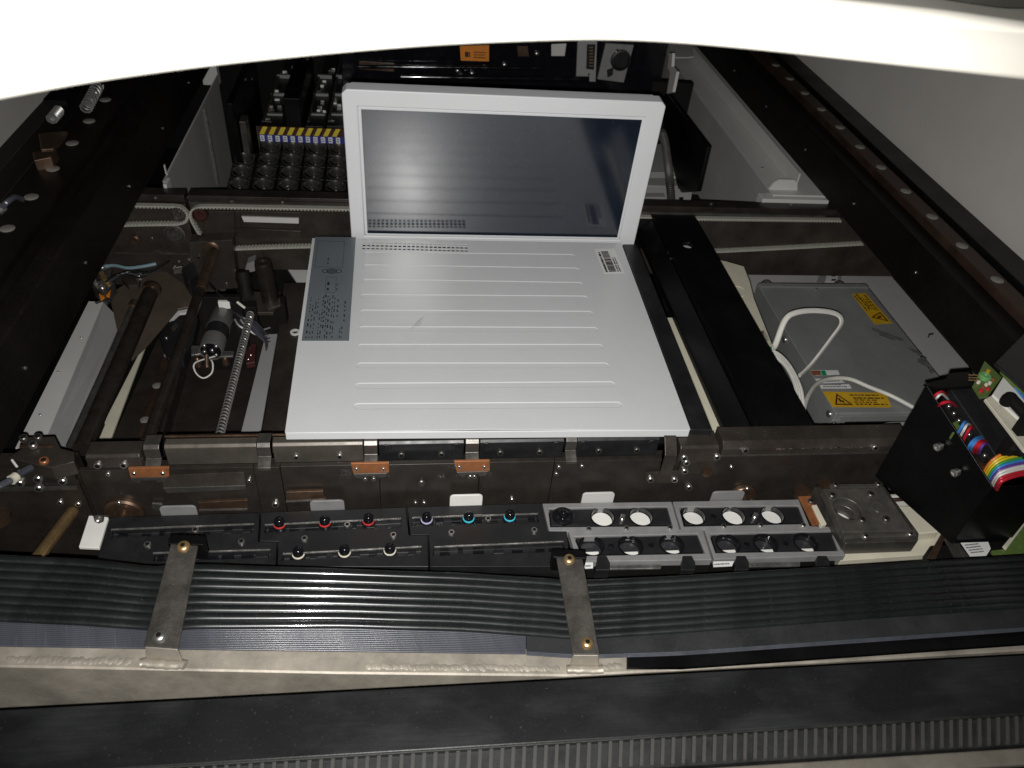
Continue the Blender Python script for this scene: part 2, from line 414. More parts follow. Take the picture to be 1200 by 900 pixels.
# ================================================================ rear conveyor rail
YR = 1.114
t = rr = thing('conveyor_rail', PY(300, 300, YR), 'dark rear conveyor rail carrying toothed belts behind the open screen', 'conveyor rail', 'conveyor rails')
build(MB().box(-.56, -.3395, YR, YR+.018, -.150, -.002), 'side_plate', 'beam_brown', t, .001)
build(MB().box(-.334, 1.0, YR, YR+.018, -.118, -.002), 'side_plate', 'beam_brown', t, .001)
build(MB().box(-.56, -.341, YR+.006, YR+.03, -.0015, .010), 'top_strip', 'beam_face', t, .001)
build(MB().box(-.336, 1.0, YR+.006, YR+.03, -.0015, .010), 'top_strip', 'beam_face', t, .001)
build(MB().box(-.33, .70, YR-.003, YR+.004, .0, .004), 'edge_strip', 'steel_dark', t)
for a, b in ((147, 237), (180, 236), (270, 240), (330, 241), (836, 243), (930, 244)): scr(t, P(a, b, .0105)+V((0, .012, 0)), (0, 0, 1), SCREW_S)
# recessed window with a pale bar
build(MB().face([(283, 254), (350, 256), (350, 262), (286, 260)], YR-.004, .003), 'window_bar', 'sheet_light', t)
mb = MB()
for q in ([(276, 247), (352, 249), (352, 252), (276, 250)], [(277, 268), (353, 271), (353, 279), (277, 277)], [(276, 250), (281, 250), (282, 268), (277, 268)]): mb.face(q, YR-.006, .005)
build(mb, 'window_frame', 'beam_brown', t, .0008)
build(MB().face([(220, 247), (274, 248), (276, 276), (236, 276)], YR-.005, .0045), 'cover_plate', 'beam_brown', t, .0008)
def belt(par, px, side, yy, wdt=.009):
    pts = spline([PY(a, b, yy) for a, b in px], 6); mb = MB(); mt = MB(); acc = 0
    for i in range(len(pts)-1):
        a, b = pts[i], pts[i+1]; d = b-a; l = d.length
        if l < 1e-6: continue
        d.normalize(); n = V((-d.z, 0, d.x))*side; th = .0011
        mb.prism([a-n*th, b-n*th, b+n*th, a+n*th], (0, wdt, 0))
        s = acc
        while s < l:
            c = a+d*s+n*(th+.0009)
            mb.obox(c+V((0, wdt/2, 0)), d*.0013, V((0, wdt/2, 0)), n*.001); s += .0052
        acc = s-l
    return build(mb, 'toothed_belt', 'belt', par)
belt(t, [(60, 240), (110, 241), (165, 242), (205, 243), (214, 246), (220, 253), (218, 260), (211, 263), (200, 264), (150, 265), (90, 269), (60, 271)], -1, YR-.014)
belt(t, [(233, 275), (228, 267), (223, 257), (223, 249), (230, 244), (245, 243), (300, 244), (420, 246)], -1, YR-.014)
belt(t, [(276, 293), (330, 291), (420, 289)], 1, YR-.014)
belt(t, [(745, 255), (820, 257), (900, 258), (986, 259)], -1, YR-.010)
belt(t, [(760, 299), (838, 296), (920, 292), (1012, 287)], 1, YR-.010)
def pulley(par, px, py, r, m1, m2):
    c = PY(px, py, YR-.016)
    pu = build(MB().lathe([(r, -.002), (r, .009), (r*.88, .0105), (r*.85, .008), (r*.45, .008), (r*.42, .012), (r*.2, .012), (r*.18, .009), (0, .009)], c+V((0, .012, 0)), (0, -1, 0), 24), 'pulley', m1, par, ang=40)
    mb = MB()
    for k in range(16):
        a = k*math.pi/8; d = V((math.cos(a), 0, math.sin(a)))
        mb.obox(c+d*r*1.0+V((0, .005, 0)), d*.0012, V((0, .005, 0)), d.cross(V((0, 1, 0)))*.0014)
    build(mb, 'teeth', m2, pu)
pulley(t, 208, 252, .0105, 'steel_dark', 'steel_dark'); pulley(t, 234, 253, .0105, 'maroon', 'rail_brown')
c = PY(205, 273, YR-.003)
build(MB().lathe([(.0165, 0), (.0165, .004), (.0135, .005), (.012, .002), (.008, .002), (.0075, .005), (.003, .005), (.003, .003), (0, .003)], c, (0, -1, 0), 28), 'bearing', 'steel_dark', t, ang=40)
c = PY(159, 280, YR-.003)
build(MB().lathe([(.008, 0), (.008, .005), (.006, .007), (.003, .0065), (0, .0065)], c, (0, -1, 0), 18), 'stud', 'bronze', t, ang=40)
scr(t, PY(178, 280, YR), me=SCREW_S)
build(MB().face([(135, 296), (176, 296), (186, 292), (190, 296), (222, 297), (222, 298.5), (188, 298), (184, 294.5), (177, 297.5), (135, 297.5)], YR-.004, .004), 'step_edge', 'steel_dark', t)
# mounting block hanging under the rail, bronze bush in it
t = thing('bearing_block', PY(250, 340, 1.085), 'mottled dark metal bearing block with bronze bush at end of shaft', 'bearing block')
build(MB().face([(221, 284), (272, 281), (279, 338), (252, 340), (225, 345)], 1.085, .026), 'block', 'beam_brown', t, .0012)
c = PY(248, 292, 1.0845)
build(MB().lathe([(.0135, -.0015), (.0135, .002), (.010, .004), (.007, .004), (.0065, .001), (0, .001)], c, (0, -1, 0), 24), 'bush', 'bronze', t, ang=40)
scr(t, PY(233, 301, 1.085), me=SCREW_D); scr(t, PY(275, 318, 1.085), me=SCREW_S); scr(t, PY(265, 333, 1.085), me=SCREW_S)

# ================================================================ left mechanism
def shaft(name, a, b, r, m, label, z=-.04, collar=None, group='guide shafts'):
    t = thing(name, P(*b, z), label, 'shaft', group)
    p0, p1 = P(*a, z), P(*b, z); x = (p0.x+p1.x)/2
    p0.x = p1.x = x
    build(MB().cyl(p0, p1, r, n=20), 'rod', m, t)
    if collar:
        build(MB().lathe([(r*1.2, -.002), (r*1.2, .007), (r*.9, .010), (0, .010)], p0-V((0, .004, 0)), (0, 1, 0), 20), 'collar', collar, t, ang=40)
    return t, p0, p1
shaft('guide_shaft', (177, 340), (97, 527), .0105, 'shaft_dark', 'thick dark guide shaft beside the pale grey trough', -.055, 'bronze')
shaft('guide_shaft', (247, 295), (177, 518), .0068, 'shaft_dark', 'long thin shaft running out of the bronze bush', -.035)
t = thing('bronze_sleeve', P(232, 345, -.035), 'short bronze sleeve on the thin shaft below its bush', 'sleeve')
p0 = P(247, 297, -.035); p1 = P(233, 340, -.035); xx = (P(247, 295, -.035).x+P(177, 518, -.035).x)/2
build(MB().cyl((xx, p0.y, -.035), (xx, p1.y, -.035), .0074, n=20), 'tube', 'bronze', t)
# lead screw (threaded)
t = thing('lead_screw', P(258, 515, -.05), 'bright threaded lead screw beside the small motor', 'lead screw')
p0 = P(293, 366, -.05); p1 = P(257, 517, -.05); x = (p0.x+p1.x)/2; L_ = p0.y-p1.y
build(MB().cyl((x, p1.y, -.05), (x, p0.y, -.05), .0036, n=12), 'core', 'shaft_dark', t)
N = 46
build(MB().tube([(x+.0043*math.cos(k*2*math.pi/12), p1.y+L_*k/(12*N), -.05+.0043*math.sin(k*2*math.pi/12)) for k in range(12*N)], .0011, 6), 'thread', 'thread', t)
# trough
t = thing('trough', P(60, 500, -.2), 'pale grey folded sheet trough beside the thick shaft', 'trough')
a, b, c_, d = P(104, 353, -.11), P(121, 354, -.11), P(53, 516, -.11), P(18, 525, -.11)
build(MB().prism([a, b, c_, d], (0, 0, -.002)), 'rim_sheet', 'sheet_light', t)
e = P(142, 376, -.135); g = P(78, 524, -.135)
build(MB().prism([b+V((.0005, 0, -.001)), e, g, c_+V((.0005, 0, -.001))], (0, 0, -.002)), 'side_sheet', 'sheet_grey', t)
for q in ((95, 396), (68, 436), (47, 486)): inst('rivet', DOME, t, P(*q, -.11), (0, 0, 1), .3)
mb = MB().box(d.x, g.x, c_.y-.002, c_.y+.12, -.34, -.1375); build(mb, 'support', 'base_black', t)
# bottom pans and strips
def strip(name, px, z, t_, m, label, cat, bevel=.0006):
    return tag(build(MB().slab(px, z, t_), name, m, None, bevel), label, cat)
strip('cream_strip', [(174, 396), (166, 408), (107, 524), (126, 524)], -.20, .004, 'cream', 'cream strip on the floor between the two dark shafts', 'strip')
strip('sheet_bracket', [(150, 330), (183, 315), (200, 315), (233, 336), (229, 358), (208, 362), (171, 405), (154, 421), (140, 400), (128, 345)], -.125, .004, 'bracket_brown', 'brown sheet metal bracket behind the thick dark shaft', 'bracket')
t = thing('slide_rail', P(160, 510, -.2), 'dark linear slide rail with pale round plugs under the thin shaft', 'slide rail')
build(MB().slab([(196, 372), (232, 366), (186, 524), (127, 524)], -.165, .17), 'bed', 'beam_face', t)
build(MB().slab([(204, 374), (218, 374), (181, 522), (158, 522)], -.155, .0095), 'rail', 'rail_brown', t, .001)
disc = MB().lathe([(.0062, -.002), (.0062, .0006), (.0055, .001), (0, .001)], n=14).mesh('plug_small', 'plug', 40)
for q in ((209, 384), (197, 416), (184, 452), (170, 492)): inst('bolt_plug', disc, t, P(*q, -.155))
build(MB().slab([(205, 362), (222, 360), (220, 366), (210, 367), (200, 376), (197, 374)], -.15, .004), 'white_clip', 'white_paint', t)
strip('pan', [(232, 355), (330, 340), (300, 522), (186, 524)], -.19, .15, 'beam_face', 'dark flat pan under the small motor and lead screw', 'pan')
strip('grey_strip', [(311, 392), (325, 391), (303, 520), (279, 520)], -.13, .004, 'sheet_grey', 'flat grey steel strip beside the threaded lead screw', 'strip')
strip('brown_plate', [(333, 331), (380, 331), (380, 525), (304, 525), (326, 391)], -.145, .01, 'beam_brown', 'dark brown plate under the edge of the white computer', 'plate')
t = thing('pale_sheet', P(345, 320, -.2), 'pale sheet showing behind the stickered corner of the white computer', 'sheet')
build(MB().slab([(329, 303), (380, 303), (380, 331), (348, 331)], -.16, .003), 'sheet', 'white_paint', t)
t = thing('eyelet', P(345, 390, -.143), 'small white eyelet beside the rating plate', 'eyelet')
mb = MB(); c = P(346, 390, -.1445); mb.lathe([(.0075, 0), (.0075, .002), (.0042, .002), (.0042, 0)], c, (0, 0, 1), 20); mb.f = [f for f in mb.f if len(f) == 4]
build(mb, 'ring', 'white_plastic', t)
build(MB().prism([c+V((.004, -.006, .0003)), c+V((.03, -.006, .0003)), c+V((.03, .006, .0003)), c+V((.004, .006, .0003))], (0, 0, .0012)), 'tongue', 'white_plastic', t)
# motor
t = thing('gear_motor', P(245, 420, -.12), 'small grey cylindrical motor with black band and white lead', 'motor')
m0 = P(262, 366, -.085); m1 = P(247, 412, -.085); ax = (m1-m0).normalized(); ml = (m1-m0).length; R_ = .0160
def ml_(f): return m0+ax*(ml*f)
build(MB().lathe([(R_*.9, 0), (R_, .002), (R_, ml*.45)], m0, ax, 28), 'body', 'motor_grey', t, ang=40)
build(MB().lathe([(R_*.985, 0), (R_*.985, ml*.25)], ml_(.45), ax, 28), 'band', 'black_plastic', t, ang=40)
cap = build(MB().lathe([(R_, 0), (R_, ml*.26), (R_*.93, ml*.30), (R_*.88, ml*.30), (R_*.86, ml*.26), (0, ml*.26)], ml_(.70), ax, 28), 'end_ring', 'motor_grey', t, ang=40)
build(MB().lathe([(R_*.85, 0), (R_*.85, .0015), (0, .0015)], ml_(.965), ax, 24), 'end_cap', 'black_gloss', t, ang=40)
s1 = ax.cross(V((0, 0, 1))).normalized(); s2 = s1.cross(ax).normalized()
for a_, b_ in ((-.5, .5), (.45, .55), (-.1, .05), (-.35, -.45), (.55, -.1)):
    inst('terminal', DOME, t, ml_(.97)+ax*.0015+s1*(R_*a_)+s2*(R_*b_), ax, .45)
mb = MB().lathe([(R_*1.004, 0), (R_*1.004, ml*.30)], ml_(.08), ax, 28)
mb.f = [f for i, f in enumerate(mb.f) if len(f) == 4 and i % 28 in (18, 19, 20, 21)]
build(mb, 'sticker', 'paper', t)
e0 = ml_(1.0)+s2*(-R_*.5)+s1*(-R_*.3); e1 = ml_(1.0)+s2*(-R_*.4)+s1*(R_*.4)
build(MB().tube(spline([e0, P(229, 425, -.11), P(229, 436, -.12), P(238, 443, -.125), P(248, 437, -.12), P(249, 425, -.11), e1], 8), .0011, 6), 'lead', 'cable_white', t)
build(MB().cyl(e1, e1+V((.001, -.012, -.012)), .003, n=10), 'lead_sleeve', 'bronze', t)
build(MB().slab([(224, 405), (240, 405), (240, 414), (224, 416)], -.115, .003), 'mount_foot', 'steel', t, .0004)
build(MB().slab([(255, 411), (274, 411), (273, 417), (256, 418)], -.11, .003), 'mount_foot', 'steel', t, .0004)
for q in ((233, 428), (265, 426)): inst('rubber_mount', MB().lathe([(.007, 0), (.007, .006), (.005, .012), (.003, .017), (0, .018)], n=14).mesh('rubber_mount', 'bronze', 50), t, P(*q, -.16), (0, 0, 1), .9)
build(MB().box(m0.x-.03, m0.x+.028, m0.y-.005, m0.y+.004, -.19, -.055), 'mount_plate', 'base_black', t, .0008)
# motor carriage behind it: white connector, ledges
t = thing('carriage_bracket', P(260, 355, -.1), 'dark bracket with white connector behind the small motor', 'bracket')
build(MB().slab([(236, 349), (258, 348), (259, 354), (238, 356)], -.075, .01), 'ledge', 'steel_dark', t, .001)
build(MB().slab([(256, 347), (267, 346), (269, 354), (255, 354)], -.06, .012), 'connector', 'white_plastic', t, .001)
build(MB().slab([(236, 357), (300, 352), (300, 360), (236, 362)], -.082, .05), 'arm', 'base_black', t, .001)
mb = MB()
for k in range(7):
    a0 = P(272+k*2, 364+k*1.2, -.085); mb.tube(spline([a0, P(284+k*2.5, 372+k*3, -.075), P(300+k*2, 378+k*4, -.09), P(312, 392+k*3, -.12)], 5), .0016, 6)
build(mb, 'wire_bundle', 'ribbon_grey', t)
build(MB().tube(spline([P(243, 330, -.05), P(256, 344, -.05), P(276, 357, -.055)], 6), .0015, 6), 'lead', 'black_plastic', t)
build(MB().tube([P(278, 354, -.05), P(287, 361, -.055)], .0018, 6), 'lead_tip', 'cable_white', t)
build(MB().slab([(287, 405), (300, 402), (299, 424), (288, 426)], -.15, .01), 'terminal_block', 'maroon', t, .001)
for q in ((292, 408), (294, 416), (291, 421)): scr(t, P(*q, -.15), (0, 0, 1), SCREW_S, .8)
# post
t = thing('post', P(317, 356, -.09), 'short dark steel post standing on a flanged bracket', 'post')
pb = P(317, 352, -.10); pt = V((pb.x-.004, pb.y+.004, 0)); pt.z = -.032
build(MB().lathe([(.0125, 0), (.0125, .062), (.0115, .066), (.008, .066), (.007, .062), (0, .062)], pb, (pt-pb), 24), 'tube', 'shaft_dark', t, ang=40)
build(MB().slab([(278, 340), (312, 342), (325, 358), (320, 366), (296, 366), (282, 358)], -.10, .006), 'base_plate', 'beam_brown', t, .001)
build(MB().slab([(308, 356), (328, 349), (329, 357), (314, 362)], -.097, .004), 'clamp', 'steel_dark', t, .001)
build(MB().box(pb.x-.004, pb.x+.02, pb.y, pb.y+.02, -.34, -.106), 'stand', 'base_black', t)
build(MB().lathe([(.010, 0), (.012, .01), (.009, .022), (.012, .034), (.010, .045)], P(290, 352, -.11), (-.1, .4, 1), 18), 'bellows', 'base_black', t, ang=60)
t = thing('pale_box', P(293, 322, -.12), 'small pale grey box beside the top of the steel post', 'box')
build(MB().face([(289, 309), (298, 306), (299, 318), (286, 321)], 1.09, .02), 'body', 'mag_grey', t, .001)
# small things at the left end
t = thing('orange_tag', P(122, 345, -.09), 'small orange tag on the wires above the trough', 'tag')
build(MB().slab([(116, 345), (126, 336), (130, 340), (128, 347), (124, 346), (118, 351)], -.08, .003), 'plate', 'orange', t)
mb = MB(); o_ = P(118, 348, -.0795); marks(mb, o_, P(128, 341, -.0795)-o_, P(115, 344, -.0795)-o_, [(.2, .12, .1, .9), (.5, .12, .1, .8)]); build(mb, 'print', 'ink', t)
build(MB().tube([P(112, 355, -.085), P(120, 352, -.085), P(131, 352, -.085)], .002, 6), 'lead', 'black_plastic', t)
t = thing('air_hose', P(150, 315, -.07), 'thin blue grey air hose under the dark rear rail', 'hose')
build(MB().tube(spline([P(112, 315, -.08), P(132, 311, -.075), P(150, 314, -.075), P(168, 312, -.072), P(183, 309, -.07)], 6), .0026, 8), 'tube', 'hose_blue', t)
build(MB().lathe([(.005, 0), (.005, .01), (.0035, .012), (.0035, .018)], P(126, 312, -.08), (-.6, -.8, .2), 10), 'fitting', 'steel', t)
build(MB().slab([(120, 316), (131, 313), (128, 326), (117, 330)], -.085, .01), 'valve', 'steel_dark', t, .001)
t = thing('clamp_plate', P(150, 328, -.1), 'dark clamp plate with pale knob below the air hose', 'clamp')
build(MB().slab([(142, 326), (150, 316), (164, 322), (162, 334), (150, 334)], -.095, .01), 'plate', 'beam_brown', t, .001)
inst('knob', MB().lathe([(.006, 0), (.006, .004), (.004, .008), (0, .009)], n=14).mesh('knob', 'steel', 50), t, P(164, 326, -.095))
t = thing('cable_clamp', P(215, 320, -.09), 'dark plastic cable clamp with bright screws beside the bearing block', 'clamp')
build(MB().slab([(212, 316), (226, 306), (231, 320), (221, 330)], -.07, .03), 'body', 'black_plastic', t, .002)
build(MB().slab([(201, 309), (212, 307), (214, 312), (202, 314)], -.085, .012), 'arm', 'steel_dark', t, .001)
for q in ((205, 312), (210, 306), (222, 304)): scr(t, P(*q, -.07), (0, 0, 1), SCREW_S)
t = thing('edge_angle', P(215, 330, -.11), 'bright edged angle strip on the brown bracket', 'angle strip')
build(MB().slab([(195, 315), (200, 314), (232, 335), (229, 338)], -.115, .008), 'strip', 'steel_dark', t, .0006)

t = thing('carriage_block', P(215, 390, -.15), 'black carriage block on the slide rail under the thin shaft', 'carriage')
build(MB().slab([(186, 392), (200, 376), (232, 372), (226, 400), (214, 420), (196, 420)], -.135, .018), 'block', 'black_plastic', t, .0015)
build(MB().slab([(200, 384), (206, 378), (209, 381), (203, 388)], -.133, .0018), 'slot', 'steel_dark', t, .0004)
for q in ((195, 396), (222, 378), (205, 412)): scr(t, P(*q, -.135), (0, 0, 1), SCREW_S)
t = thing('tie_rod', P(155, 430, -.09), 'slim dark rod running beside the thick shaft', 'rod')
a_ = P(155, 355, -.10); b_ = P(84, 523, -.10); x_ = (a_.x+b_.x)/2
build(MB().cyl((x_, b_.y, -.10), (x_, a_.y, -.10), .004, n=12), 'rod', 'steel_dark', t)
build(MB().lathe([(.0065, 0), (.0065, .012), (.004, .014)], (x_, a_.y-.012, -.10), (0, 1, 0), 14), 'nut', 'bronze', t, ang=40)
t = thing('valve_block', P(120, 330, -.08), 'small metal valve block with fittings above the trough', 'valve')
build(MB().slab([(108, 335), (122, 322), (134, 330), (122, 345)], -.075, .02), 'body', 'steel_dark', t, .001)
for q in ((114, 334), (122, 327), (128, 333), (120, 338)): inst('fitting', MB().lathe([(.0045, 0), (.0045, .005), (.003, .006), (.003, .011), (.0038, .0115), (.0038, .014), (0, .0142)], n=10).mesh('fitting', random.choice(('steel', 'brass', 'steel')), 40), t, P(*q, -.075), (random.uniform(-.3, .3), -.3, 1))
for k in range(3): build(MB().tube(spline([P(124+k*3, 330, -.062), P(140+k*6, 322-k*2, -.05), P(165+k*5, 325-k*3, -.07), P(190+k*4, 310-k*2, -.08)], 8), .0014, 6), 'wire', ('black_plastic', 'ribbon_grey', 'black_plastic')[k], t)
t = thing('limit_switch', P(262, 372, -.07), 'small dark switch with wires between motor and post', 'switch')
build(MB().slab([(272, 366), (288, 362), (291, 376), (276, 380)], -.10, .016), 'body', 'black_plastic', t, .001)
for k in range(5): build(MB().tube(spline([P(274+k*3, 372, -.098), P(282+k*5, 383+k*2, -.085), P(300+k*3, 388+k*3, -.10), P(316, 384+k*4, -.13)], 8), .0013, 6), 'wire', ('white_wire', 'ribbon_grey', 'cable_white', 'violet_wire', 'ribbon_grey')[k], t)
for q in ((277, 369), (285, 367)): scr(t, P(*q, -.10), (0, 0, 1), SCREW_S)

# ================================================================ white panel computer
pc = thing('panel_computer', P(570, 510, 0), 'white panel computer lying open with its dark screen upright', 'computer')
FL, FR = P(334, 506, .016), P(809, 503, .016)
def rise(px, py, h): return P(px, py, h)
BL, BR = P(366, 279, .0175), P(728, 285, .0175)
FR.z = .016
lu = (FR-FL); lv = ((BL-FL)+(BR-FR))*.5; ln = lu.cross(lv).normalized()
def PLn(px, py, h=0.0):
    d = ray(px, py); o = FL+ln*h; return CAM+d*((o-CAM).dot(ln)/d.dot(ln))
def lidprism(px, h, t): return [PLn(a, b, h) for a, b in px], -ln*t
top = [(334, 506), (580, 502.5), (809, 503), (728, 285), (366, 279)]
mb = MB(); mb.prism(*lidprism(top, 0, .0015))
lid = build(mb, 'lid', 'lid_paint', pc)
left = [(426, 297), (425, 312), (424.5, 329), (423, 347), (422, 365.5), (420.5, 385), (419, 406), (417.5, 428), (416, 452), (414, 476)]
right = [(674, 300), (679, 316), (683, 333), (689, 349), (695, 367), (701, 386), (707, 406), (714, 428), (721, 450), (729, 474)]
mb = MB()
lun = lu.normalized(); lvn = ln.cross(lun).normalized()
for a, b in zip(left, right):
    A, B = PLn(*a), PLn(*b); r = .0052; A = A+lun*r; B = B-lun*r; pts = []
    d = (B-A).normalized(); n_ = ln.cross(d)
    for k in range(9): g = math.pi/2+math.pi*k/8; pts.append(A+d*(r*math.cos(g))+n_*(r*math.sin(g)))
    for k in range(9): g = -math.pi/2+math.pi*k/8; pts.append(B+d*(r*math.cos(g))+n_*(r*math.sin(g)))
    cc = (A+B)/2; n0 = len(pts); tp_ = []; bt_ = []
    for i_, p in enumerate(pts):
        q0 = A if i_ < 9 else B; dr = (p-q0).normalized()
        tp_.append(p+dr*.0010+ln*.0007); bt_.append(p-dr*.0012-ln*.00065)
    mb.add(tp_+bt_, [list(range(n0)), list(range(2*n0-1, n0-1, -1))]+[[k_, k_+n0, (k_+1) % n0+n0, (k_+1) % n0] for k_ in range(n0)])
A, B = PLn(427, 284.2), PLn(546, 287.2)
for k in range(24):
    for j, (off, hh) in enumerate(((.0005, .0034), (-.0068, .0058), (-.0148, .0052))):
        c = A+(B-A)*(k/23)+lvn*off
        mb.obox(c, lun*.0021, lvn*hh/2, ln*.02)
cut(lid, mb)
mb = MB(); mb.prism([FL-ln*.0016, FR-ln*.0016, FR-ln*.0115-V((0, .0005, 0)), FL-ln*.0115-V((0, .0005, 0))], (0, .0022, 0))
build(mb, 'front_lip', 'lid_paint', pc, .0008)
mb = MB(); mb.prism([FL-ln*.0017+lv*.01, BL-ln*.0017, BL-ln*.011, FL-ln*.011+lv*.01], lun*.0022); build(mb, 'side_lip', 'lid_paint', pc)
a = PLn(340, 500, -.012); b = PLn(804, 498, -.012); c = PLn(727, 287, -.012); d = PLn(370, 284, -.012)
mb = MB(); mb.prism([a, b, c, d], -ln*.03); build(mb, 'base_tray', 'cavity_shade', pc)  # black box under the vents stands in for the dark hollow
sd = [(810.5, 503.5), (835, 504), (747, 286), (729.5, 286)]
build(MB().prism(*lidprism(sd, -.004, .034)), 'side_panel', 'black_plastic', pc, .0012)
# rating plate
pl = [(369.5, 277.6), (417, 278.2), (409, 399.5), (353.5, 399.5)]
q = [PLn(a, b, .0001) for a, b in pl]
plate = build(MB().prism(q, ln*.0004), 'rating_plate', 'plate_print', pc)
o_ = q[3]+ln*.0005; U = q[2]-q[3]; W_ = (q[0]-q[3])
mb = MB()
def seg_frame(mb, o, u, v, u0, u1, v0, v1, w=.006):
    n = u.cross(v).normalized(); ru = w; rv = w*u.length/v.length
    for a, b, c, d in ((u0, u1, v0, v0+rv), (u0, u1, v1-rv, v1), (u0, u0+ru, v0, v1), (u1-ru, u1, v0, v1)):
        mb.prism([o+u*a+v*c, o+u*b+v*c, o+u*b+v*d, o+u*a+v*d], n*.0003)
seg_frame(mb, o_, U, W_, .08, .75, .67, .95); seg_frame(mb, o_, U, W_, .38, .62, .42, .57)
# printed block: rows read along the depth of the lid
for u0, v0, v1, hgt in ((.10, .02, .20, .03), (.10, .24, .37, .02), (.16, .02, .30, .02), (.22, .02, .36, .018), (.27, .22, .37, .018), (.33, .02, .22, .02), (.38, .02, .38, .02),
                        (.43, .10, .40, .03), (.48, .02, .39, .02), (.53, .02, .38, .028), (.59, .05, .40, .02), (.64, .02, .38, .02), (.72, .20, .36, .03), (.80, .02, .10, .02), (.84, .02, .12, .02), (.88, .16, .34, .03), (.47, .44, .52, .05), (.66, .44, .52, .02), (.40, .70, .78, .03)):
    marks(mb, o_, W_, -U, [(-u0, hgt, v0, v1)], seedlen=(.008, .03))
for k, rr_ in enumerate((.0065, .0042, .002)):
    cc = o_+U*.5+W_*.63
    ring = MB().lathe([(rr_, 0), (rr_, .0003), (rr_-.0009, .0003), (rr_-.0009, 0)], cc, ln, 24)
    ring.f = [f for f in ring.f if len(f) == 4]; mb.add(ring.v, ring.f)
for dx_ in (-.009, .009):
    cc = o_+U*.5+W_*.63+U.normalized()*dx_
    ring = MB().lathe([(.0042, 0), (.0042, .0003), (.0033, .0003), (.0033, 0)], cc, ln, 20); ring.f = [f for f in ring.f if len(f) == 4]; mb.add(ring.v, ring.f)
build(mb, 'print', 'ink', plate)
# barcode sticker
q = [PLn(a, b, .0001) for a, b in ((696.5, 292), (720, 291.5), (732, 319.5), (708, 320.5))]
st = build(MB().prism(q, ln*.0003), 'barcode_sticker', 'paper', pc)
o_ = q[3]+ln*.0004; U = q[2]-q[3]; W_ = q[0]-q[3]; mb = MB()
v = .05
while v < .9:
    hh = random.choice((.016, .03, .045)); mb.prism([o_+U*.27+W_*v, o_+U*.62+W_*v, o_+U*.62+W_*(v+hh), o_+U*.27+W_*(v+hh)], ln*.0002); v += hh+random.choice((.012, .02))
marks(mb, o_, W_, -U, [(-.2, .10, .04, .85), (-.74, .06, .04, .6), (-.84, .05, .04, .6)], seedlen=(.05, .14)); build(mb, 'print', 'ink', st)
mb = MB()
for (a, b), (c, d) in (((482, 385), (492, 374)), ((486, 384), (496, 371)), ((490, 383), (494, 377))):
    A, B = PLn(a, b, .0001), PLn(c, d, .0001); s_ = (B-A).normalized().cross(ln)*.0003; mb.prism([A-s_, B-s_, B+s_, A+s_], ln*.0001)
build(mb, 'scratches', 'ink_grey', pc)
# upright screen
YS = ((BL.y+BR.y)/2)+.012
LEAN = math.radians(3.2)
zb = -.0145
def S(px, py):
    d = ray(px, py); n = V((0, math.cos(LEAN), math.sin(LEAN))); o = V((0, YS, zb))
    p = CAM+d*((o-CAM).dot(n)/d.dot(n)); return V((p.x, YS, zb+(p-o).dot(V((0, -math.sin(LEAN), math.cos(LEAN))))))
tl, tr, br, bl = S(398, 104), S(779, 120), S(746, 286), S(413, 280)
xl = (tl.x+bl.x)/2; xr = (tr.x+br.x)/2; zt = (tl.z+tr.z)/2
sl = (S(424, 128).x+S(430, 278).x)/2; sr = (S(752, 142).x+S(723, 283).x)/2; szt = (S(424, 128).z+S(752, 142).z)/2
szb = zb+.035
mb = MB(); cham = .006
outer = [(xl, zb), (xr, zb), (xr, zt-.006), (xr-.006, zt), (xl+.006, zt), (xl, zt-.006)]
D_ = .021
mb.prism([(a, YS, c) for a, c in outer], (0, D_, 0))
bez = build(mb, 'bezel', 'bezel', pc, .0035, seg=2)
mb = MB(); mb.box(sl-.004, sr+.004, YS-.01, YS+.004, szb-.004, szt+.004); cut(bez, mb)
build(MB().box(sl-.0035, sr+.0035, YS+.0022, YS+.0036, szb-.0035, szt+.0035), 'inner_frame', 'bezel', pc, .0006)
build(MB().box(sl, sr, YS+.0012, YS+.0020, szb, szt), 'screen', 'screen', pc)
build(MB().box(xl+.008, xr-.008, YS+D_+.0005, YS+D_+.014, zb, zt-.004), 'back_shell', 'bezel', pc, .004)
bpy.context.view_layer.update()
for o in pc.children:
    if o.name.split('.')[0] in ('bezel', 'inner_frame', 'screen', 'back_shell'):
        pv = V((0, YS, zb))-WO[pc]; q_ = o.location-pv; cs, sn = math.cos(LEAN), math.sin(LEAN)
        o.location = pv+V((q_.x, q_.y*cs-q_.z*sn, q_.y*sn+q_.z*cs)); o.rotation_euler.x = LEAN
for s_ in (.25, .75):
    c = BL+(BR-BL)*s_; build(MB().cyl(V((c.x-.02, YS-.003, BL.z-.020)), V((c.x+.02, YS-.003, BL.z-.020)), .004, n=12), 'hinge', 'black_plastic', pc)

